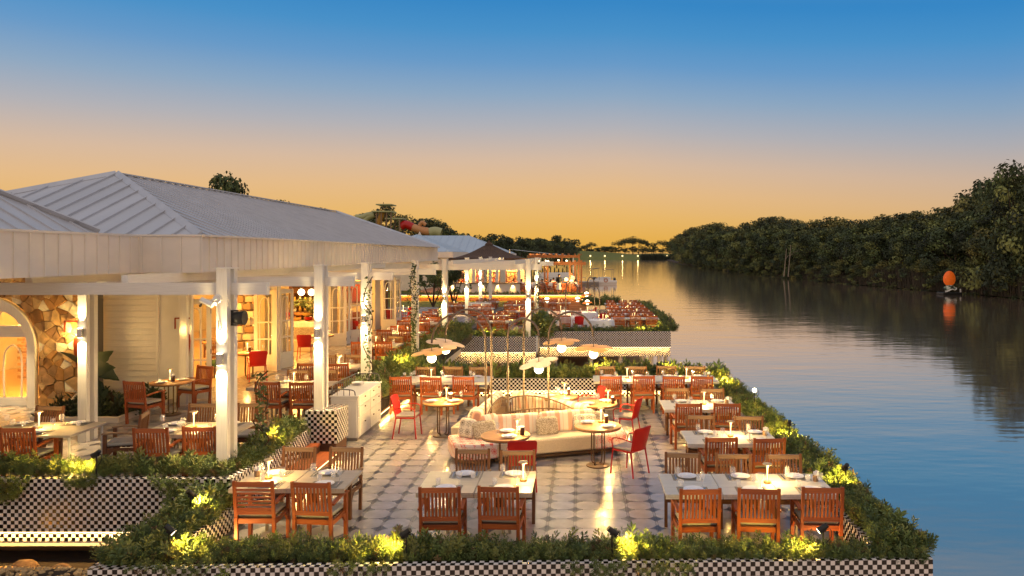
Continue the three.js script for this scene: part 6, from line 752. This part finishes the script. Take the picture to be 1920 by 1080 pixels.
  [[970, 66.8], [1008, 66.6], [1038, 66.8], [1064, 67.2]].forEach(([p, D], i) => put(moduleTable(1.1, 0.8, M.darkWood), 'deck_table', `dark dining table on the wooden deck, ${['first', 'second', 'third', 'fourth'][i]} from the left`, 'table', X(p, D), 0.46, D + 0.4));
  for (const [x, D] of [[-5.5, 67.4], [-2.6, 67.5], [-1.2, 68]]) point(x, 2.7, -D, 12, WARM, 4);
}
// ---------- boats, jetty, float ----------
{
  const b = thing('motor_boat', 'small motor boat with two dark folding canopies and outboard engine moored left on the lake', 'boat', [X(1130, 138), WATER, -138], 0.15), hull = new THREE.BoxGeometry(4.9, 0.75, 2, 16, 4, 4), a = hull.attributes.position; for (let i = 0; i < a.count; i++) { const x = a.getX(i), y = a.getY(i), k = x < 0 ? Math.pow(1 - Math.max(0, -x - 0.6) / 1.9, 0.6) : 1; a.setZ(i, a.getZ(i) * Math.max(0.12, k) * (y < 0 ? 0.72 : 1)); if (x < -1 && y > 0) a.setY(i, y + (-x - 1) * 0.12); } hull.translate(0, 0.35, 0).computeVertexNormals();
  const wb = std({ color: 0xe6e2dd, roughness: 0.5 }); part('hull', hull, wb, b); part('cabin', [rbox(2.1, 0.7, 1.5, 0.1, 0.3, 0.95, 0), rbox(0.9, 0.5, 1.3, 0.1, -1.1, 0.85, 0)], wb, b); part('seat', rbox(0.6, 0.45, 1.2, 0.06, -1.5, 1.1, 0), M.black, b); part('canopy', [slab([[-1.9, 2.75, 0.9], [-0.6, 2.95, 0.9], [-0.6, 2.95, -0.9], [-1.9, 2.75, -0.9]], 0.06), slab([[0.1, 2.65, 0.9], [1.9, 2.72, 0.9], [1.9, 2.72, -0.9], [0.1, 2.65, -0.9]], 0.05)], M.black, b); part('canopy_frame', [[-1.9, -1.9], [-0.6, -0.75], [0.2, 0.1], [1.9, 1.75]].flatMap(([x0, x1]) => [0.85, -0.85].map((z) => bar([x1, 0.8, z], [x0, 2.75, z], 0.035, 6))), M.steel, b); part('outboard_engine', [rbox(0.4, 0.55, 0.4, 0.1, 2.15, 0.95, 0.3), box(0.16, 1.1, 0.2, 2.2, 0.25, 0.3), rbox(0.4, 0.5, 0.4, 0.1, 2.5, 0.4, -0.5)], M.black, b); part('life_ring', tf(new THREE.TorusGeometry(0.3, 0.08, 10, 24), 0.4, 0.75, 1.05), std({ color: 0xb87a58, roughness: 0.6 }), b); part('rail', tube([[-2.4, 1.0, 0.3], [-1.2, 1.25, 0.9], [1.9, 1.1, 0.95], [2.3, 1.0, 0.6]], 0.03, 30, 6), M.steel, b);
  const r = thing('skiff', 'grey open skiff moored between the jetty and the motor boat', 'boat', [X(1093, 136), WATER, -136], 0.05); const h2 = hull.clone(); h2.scale(1.15, 0.8, 0.8); part('hull', h2, std({ color: 0x8c8580, roughness: 0.6 }), r); part('gunwale', tube([[-2.6, 0.85, 0], [-1.2, 0.65, 0.75], [2.7, 0.6, 0.8]], 0.06, 20, 6), M.plaster, r); part('thwart', [box(0.4, 0.06, 1.3, 0.5, 0.6, 0), box(0.4, 0.06, 1.2, -0.7, 0.62, 0)], M.driftwood, r);
  const j = thing('jetty', 'low grey jetty with white railing behind the diners', 'jetty', [X(1075, 128), WATER, -128]); part('deck', box(9, 0.14, 2.4, -2, 0.6, 0), M.driftwood, j); for (let i = 0; i < 6; i++) part('pile', cyl(0.12, 0.12, 1.6, -6 + i * 1.7, 0, 1, 8), M.driftwood, j); part('white_shed', rbox(6, 1.7, 1.6, 0.05, -3.4, 1.5, -0.6), M.white, j); part('railing', [0, 1, 2, 3, 4].map((i) => bar([-6 + i * 2, 0.6, 1.1], [-6 + i * 2, 1.6, 1.1], 0.03)).concat([bar([-6, 1.6, 1.1], [2, 1.6, 1.1], 0.03)]), M.steel, j);
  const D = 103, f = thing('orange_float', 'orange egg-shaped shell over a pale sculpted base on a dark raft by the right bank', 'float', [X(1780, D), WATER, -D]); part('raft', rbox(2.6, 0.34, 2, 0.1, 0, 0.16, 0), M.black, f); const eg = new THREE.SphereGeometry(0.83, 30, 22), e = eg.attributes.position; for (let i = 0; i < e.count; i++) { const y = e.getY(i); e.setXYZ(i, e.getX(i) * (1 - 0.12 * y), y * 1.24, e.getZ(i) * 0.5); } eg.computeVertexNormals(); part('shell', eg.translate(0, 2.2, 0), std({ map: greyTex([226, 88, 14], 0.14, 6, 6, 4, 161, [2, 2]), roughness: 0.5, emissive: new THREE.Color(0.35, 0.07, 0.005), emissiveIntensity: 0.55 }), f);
  const bs = std({ map: tex(128, 128, (u, v) => { const k = fbm(u, v, 7, 7, 4, 163); return k > 0.56 ? [206, 206, 192] : k > 0.44 ? [120, 140, 112] : [46, 50, 42]; }, true), roughness: 0.6 }); const bg = new THREE.SphereGeometry(0.8, 24, 16), q = bg.attributes.position; for (let i = 0; i < q.count; i++) { const n = vnoise(q.getX(i) * 3 + 20, q.getY(i) * 3 + q.getZ(i) * 2 + 20, 64, 64, 4); q.setXYZ(i, q.getX(i) * (0.85 + 0.3 * n), q.getY(i) * 0.62, q.getZ(i) * 0.7 * (0.8 + 0.4 * n)); } bg.computeVertexNormals(); part('sculpted_base', bg.translate(0, 0.82, 0.1), bs, f); part('scroll', [tube([[-0.8, 0.4, 0.5], [-0.5, 0.5, 0.7], [0, 0.75, 0.75], [0.5, 0.65, 0.6], [0.8, 0.9, 0.4]], 0.08, 30, 8)], M.white, f);
  const w = thing('white_post', 'small white post standing in the water right of the orange float', 'post', [X(1801, D), WATER, -D]); part('post', cyl(0.09, 0.1, 0.75, 0, 0.3, 0, 10), M.white, w); part('cap', tf(new THREE.SphereGeometry(0.1, 10, 8), 0, 0.68, 0), M.white, w);
}
{ // water slide tower far behind the roofs
  const D = 138, s = thing('water_slide', 'water-park slide tower with red and tan tube slide above the far roofs', 'water slide', [X(722, D), 0, -D]), yel = std({ color: 0xb8872c, roughness: 0.5 }), gre = std({ color: 0xa9a878, roughness: 0.6 }), tanM = std({ color: 0xc48a58, roughness: 0.5 });
  const L = (px, py) => [X(px, D) - X(722, D), Y(py, D), 0];
  for (const p of [708, 717, 727, 735, 751]) part('tower_leg', [bar([L(p, 0)[0], 0, 0.8], [L(p, 0)[0], L(p, p > 740 ? 412 : 398)[1], 0.8], 0.12), bar([L(p, 0)[0], 0, -2.4], [L(p, 0)[0], L(p, p > 740 ? 412 : 398)[1], -2.4], 0.12)], M.driftwood, s);
  part('platform', [box(3.6, 0.25, 4, L(718, 0)[0], L(0, 397)[1], -0.8), box(3.2, 0.25, 3, L(740, 0)[0], L(0, 410)[1], -0.8), box(2.8, 0.2, 4, L(722, 0)[0], L(0, 384)[1], -0.8)], gre, s); part('mast', bar(L(719, 392), L(719, 379), 0.06), M.driftwood, s);
  part('flume', [tube([L(667, 407), L(680, 407), L(690, 403), L(702, 404)], 0.5, 24, 8), tube([L(681, 418), L(690, 408), L(702, 403)], 0.5, 24, 8)], gre, s); part('yellow_chute', tube([L(717, 395), L(714, 408), L(710, 420), L(708, 428)], 0.55, 20, 8), yel, s);
  part('red_tube', tube([L(752, 425), L(760, 421), L(774, 426)], 0.75, 20, 12), M.red, s); part('tan_tube', [tube([L(773, 426), L(785, 430), L(796, 433), L(806, 435)], 0.72, 24, 12), tube([L(786, 423), L(792, 417), L(798, 422)], 0.35, 16, 8)], tanM, s); part('pale_chute', tube([L(806, 436), L(816, 434), L(828, 437)], 0.9, 20, 10), gre, s); part('figure_cone', [tf(new THREE.ConeGeometry(0.9, 1.8, 12), L(732, 0)[0], L(0, 437)[1], 1), tf(new THREE.ConeGeometry(0.7, 1.4, 12), L(789, 0)[0], L(0, 441)[1], 1)], M.plaster, s);
}

// ---------- stake spotlights in the hedges ----------
{
  const proto = new THREE.Group(); part('stake', [cyl(0.012, 0.008, 0.42, 0, 0.1, 0, 8), box(0.05, 0.03, 0.05, 0, 0.3, 0)], M.black, proto); const hd = part('head', [tf(cyl(0.032, 0.038, 0.12, 0, 0, 0, 14), 0, 0, 0), tf(cyl(0.044, 0.044, 0.02, 0, -0.06, 0, 14), 0, 0, 0)], M.black, proto); hd.position.set(0, 0.33, 0.0); const ln = part('lens', cyl(0.034, 0.034, 0.005, 0, -0.072, 0, 14), M.lens, hd); part('cable', tube([[0.02, 0.3, 0], [0.08, 0.32, 0.02], [0.09, 0.24, 0.03], [0.03, 0.15, 0.01]], 0.006, 16, 5), M.black, proto);
  const list = [[-2.08, 0.28, 9.05, -1, 0.1, 'black stake spotlight in the front hedge, first from the left'], [0.38, 0.3, 9.05, 1, 0.2, 'black stake spotlight in the front hedge behind the open floor'], [2.92, 0.32, 9.1, -1, 0.1, 'black stake spotlight in the front hedge before the right-hand chair'], [-7.25, 0.62, 11.35, -1, 0, 'black stake spotlight in the hedge on the tall left wall'], [-5.3, 0.35, 10.3, 0.4, 0.5, 'black stake spotlight in the lower left corner, upper of two'], [-4.95, 0.3, 9.12, 0.7, 0.1, 'black stake spotlight at the left of the front hedge'], [-5.42, 0.62, 13.0, 0.3, 0.6, 'black stake spotlight beside the upper tables'], [3.98, 0.42, 11.35, -0.1, 0.8, 'black stake spotlight in the lakeside hedge, nearest the front table'], [3.95, 0.42, 14.3, 0.1, 0.8, 'black stake spotlight in the lakeside hedge by the second table'], [3.95, 0.42, 20.2, -0.2, 0.7, 'black stake spotlight at the far end of the lakeside hedge'], [0.2, 0.5, 21.35, 1, 0.1, 'stake spotlight among the rosemary of the back wall'], [2.2, 0.5, 21.35, 1, 0.1, 'stake spotlight in the rosemary behind the last right-hand table'], [-5.0, 0.9, 21, -0.2, 1, 'stake spotlight low in the shrubs of the upper terrace'], [-4.4, 0.45, 33.4, 1, 0.1, 'stake spotlight in the shrubs of the far left wall'], [-1.8, 0.5, 34.6, 0.4, 0.5, 'stake spotlight under the palm-like shrubs'], [2.6, 0.4, 35.6, 1, 0.1, 'stake spotlight in the hedge of the long far wall']];
  for (const [x, y, D, dx, dD, l] of list) { const t = put(proto, 'stake_light', l, 'spotlight', x, y, D, 0, 'black stake spotlights in the hedges'); const d = V3(dx, -0.75, -dD).normalize(); const h = t.children.find((c) => c.name === 'head'); h.quaternion.setFromUnitVectors(V3(0, -1, 0), d); const p = V3(x, y + 0.33, -D).addScaledVector(d, 0.085); const far = D > 20; spot(p.x, p.y, p.z, p.x + d.x, p.y + d.y, p.z + d.z, far ? 22 : 9.5, 1.15, YEL, 1, 0.9); if (far) point(x + dx * 0.3, y + 0.35, -D + 0.2, 2.5, YEL, 1); }
  // the one lamp that faces the camera
  const t = put(proto, 'stake_light', 'stake spotlight glaring straight at the camera from the lakeside hedge', 'spotlight', 3.98, 0.5, 17.3, 0, 'black stake spotlights in the hedges'); const h = t.children.find((c) => c.name === 'head'), d = V3(-0.22, 0.12, 1).normalize(); h.quaternion.setFromUnitVectors(V3(0, -1, 0), d); const p = V3(3.98, 0.83, -17.3).addScaledVector(d, 0.1); const b = thing('bare_bulb', 'glaring bare bulb of the stake spotlight in the lakeside hedge', 'bulb', p.toArray()); part('glass', new THREE.SphereGeometry(0.05, 14, 10), M.bulb, b); point(p.x, p.y, p.z, 3.5, YEL, 2.4); point(3.8, 0.75, -16.4, 0.7, YEL, 1);
  // ground light among the rocks
  const gl = thing('ground_light', 'low square wall light on the stub at the lower left, above the lit gravel', 'light', [-8.55, -0.62, -10.75]); part('stub', box(0.34, 0.6, 0.3, 0, 0.25, 0), M.plaster, gl); part('lens', box(0.2, 0.05, 0.02, 0, 0.42, 0.16), M.lens, gl); spot(-8.55, -0.2, -10.5, -8.1, -0.5, -9.6, 60, 1.15, WARMER, 2);
  for (const [x, y, z, l] of [[3.1, 0.2, -9.6, 'small floor lamp glowing under the right-hand front table'], [-4.6, 0.2, -9.75, 'small floor lamp glowing under the front left table'], [0.95, 0.05, -18.3, 'small floor lamp under the last right-hand table']]) { const q = thing('floor_lamp', l, 'lamp', [x, y - 0.19, z]); part('body', cyl(0.05, 0.05, 0.04, 0, 0.02, 0, 16), M.black, q); part('lens', cyl(0.042, 0.042, 0.006, 0, 0.044, 0, 16), M.lens, q); point(x, y - 0.06, z - 0.12, 1.7, WARM, 1.5); }
}
// ---------- inside the restaurant ----------
{
  const pl = (label, x, y, D) => { const t = thing('pendant_globe', label, 'lamp', [x, y, -D], 0, 'globe pendants inside the restaurant'); part('globe', new THREE.SphereGeometry(0.13, 20, 14), M.bulb, t); part('cord', cyl(0.008, 0.008, 3.62 - y - 0.1, 0, (3.62 - y) / 2 + 0.08, 0, 6), M.black, t); point(x, y, -D, 10, WARM, 6.5); };
  pl('left of the two globe lamps hanging in the lit opening', X(565, 30), 2.42, 30); pl('right of the two globe lamps hanging in the lit opening', X(584, 30), 2.42, 30); pl('globe lamp in the far doorway by the red chairs', X(704, 41), 2.4, 41); pl('globe lamp deep inside behind the glazed leaf', X(410, 24), 2.4, 24);
  for (const [x, D, I] of [[-12.2, 20.6, 34], [-13.5, 25, 48], [-12.5, 28.5, 36], [-12.4, 33.5, 44], [-11.8, 37, 24]]) { const t = thing('ceiling_lamp', `round ceiling lamp inside the restaurant, ${D < 22 ? 'first' : D < 26 ? 'second' : D < 30 ? 'third' : D < 35 ? 'fourth' : 'last'} from the front`, 'lamp', [x, 3.6, -D]); part('disc', cyl(0.2, 0.2, 0.03, 0, 0.05, 0, 20), M.lampGlow, t); point(x, 3.4, -D, I, WARMER, 8); }
  const sh = (label, x, D, w) => { const t = thing('display_shelf', label, 'shelf', [x, 0.3, -D]); part('frame', [box(w, 2.3, 0.06, 0, 1.15, -0.2), ...[0.5, 0.95, 1.4, 1.85, 2.3].map((y) => box(w, 0.05, 0.34, 0, y, 0)), box(0.06, 2.3, 0.34, -w / 2, 1.15, 0), box(0.06, 2.3, 0.34, w / 2, 1.15, 0)], M.darkWood, t); for (let i = 0; i < 18; i++) part('jar', lathe([[0, 0], [0.06, 0.01], [0.07, 0.12], [0.04, 0.2], [0.045, 0.24], [0, 0.24]], 10).translate(-w / 2 + 0.2 + (i % 6) * (w - 0.4) / 5, 0.52 + Math.floor(i / 6) * 0.45, 0.05), [M.china, M.gold, M.copper, M.oak][Math.floor(rnd() * 4)], t); };
  sh('dark display shelf with jars under the globe lamps inside', X(578, 35), 35, 1.6); sh('tall dark shelf seen through the doors right of the front column', X(462, 31), 31, 1.4); sh('dark display shelf near the far door', X(706, 43.5), 43.5, 1.2);
  const pic = thing('framed_picture', 'dark brown framed picture on the inner wall behind the second column', 'picture', [X(660, 38.2), 2.0, -38.4]); part('frame', box(1.4, 1.1, 0.05, 0, 0, 0), M.darkWood, pic); part('canvas', box(1.24, 0.94, 0.02, 0, 0, 0.028), M.copper, pic);
  const stn = thing('stone_column', 'pale rubble column inside, behind the loudspeaker', 'column', [X(448, 27), 0.3, -27]); for (let i = 0; i < 12; i++) for (let j = 0; j < 3; j++) part('stone', rbox(rr(0.26, 0.36), rr(0.2, 0.27), 0.3, 0.04, (j - 1) * 0.33 + (i % 2) * 0.08, 0.14 + i * 0.27, rr(-0.03, 0.03), 0, rr(-0.1, 0.1)), [M.limed, M.plaster, M.driftwood][(i + j) % 3], stn);
  const buf = thing('buffet_display', 'heaped display of greenery and baskets on a counter inside the lit opening', 'display', [X(577, 31), 0.3, -31]); part('counter', rbox(2.2, 0.9, 0.8, 0.03, 0, 0.45, 0), M.limedW, buf); for (let i = 0; i < 9; i++) part('basket', lathe([[0, 0], [0.14, 0.01], [0.2, 0.12], [0.18, 0.12], [0.12, 0.03], [0, 0.03]], 16).translate(-0.85 + (i % 5) * 0.42, 0.91 + Math.floor(i / 5) * 0.2, -0.15 + 0.25 * (i % 2)), [M.oak, M.gold, M.red][i % 3], buf); part('foliage', crownGeo(roundBlobs(10, 0.9, 0.5, 1.2), 700, 0.07, [[0.1, 0.12, 0.04], [0.25, 0.2, 0.08]], 2), M.leaf, buf);
  const bn = thing('bench_seat', 'upholstered bench with patterned cushions inside the lit opening', 'bench', [X(560, 28), 0.3, -28.4]); part('seat', rbox(1.8, 0.42, 0.6, 0.05, 0, 0.21, 0), M.beige, bn); part('backrest', rbox(1.8, 0.5, 0.14, 0.05, 0, 0.62, -0.28), M.speck, bn);
  const mkC = (l, x, D, ry, kind = 'weather') => chair(kind, l, x, 0.3, D, ry, 'wooden chairs inside the restaurant'); mkC('wooden chair at an indoor table seen left of the front column', X(408, 24), 24, 0.4); mkC('second wooden chair indoors, behind the green stool', X(402, 26.5), 26.5, 2.4); mkC('wooden chair indoors by the picture', X(662, 35.5), 35.5, 1, 'far'); mkC('dark wooden chair indoors left of the bench', X(552, 33), 33, -0.5, 'far2');
  rnd2('indoor table left of the column', X(405, 25), 0.3, 25, [[0.1, 0, 1, 'near']], [0.1, 0.1], 1.5); rnd2('indoor table under the picture', X(656, 36), 0.3, 36, [[0, 0, 1, 'near']], [0, 0.1], 1);
  const st = thing('green_stool', 'round green upholstered stool just inside the first opening', 'stool', [X(402, 22.3), 0.3, -22.3]); part('seat', tf(new THREE.SphereGeometry(0.24, 20, 12), 0, 0.42, 0, 0, 0, 0, [1, 0.45, 1]), std({ color: 0x3d5a34, roughness: 0.9 }), st); part('base', lathe([[0, 0], [0.18, 0], [0.17, 0.02], [0.04, 0.05], [0.03, 0.35], [0, 0.35]], 18), M.bronze, st);
}

renderer.render(scene, camera);
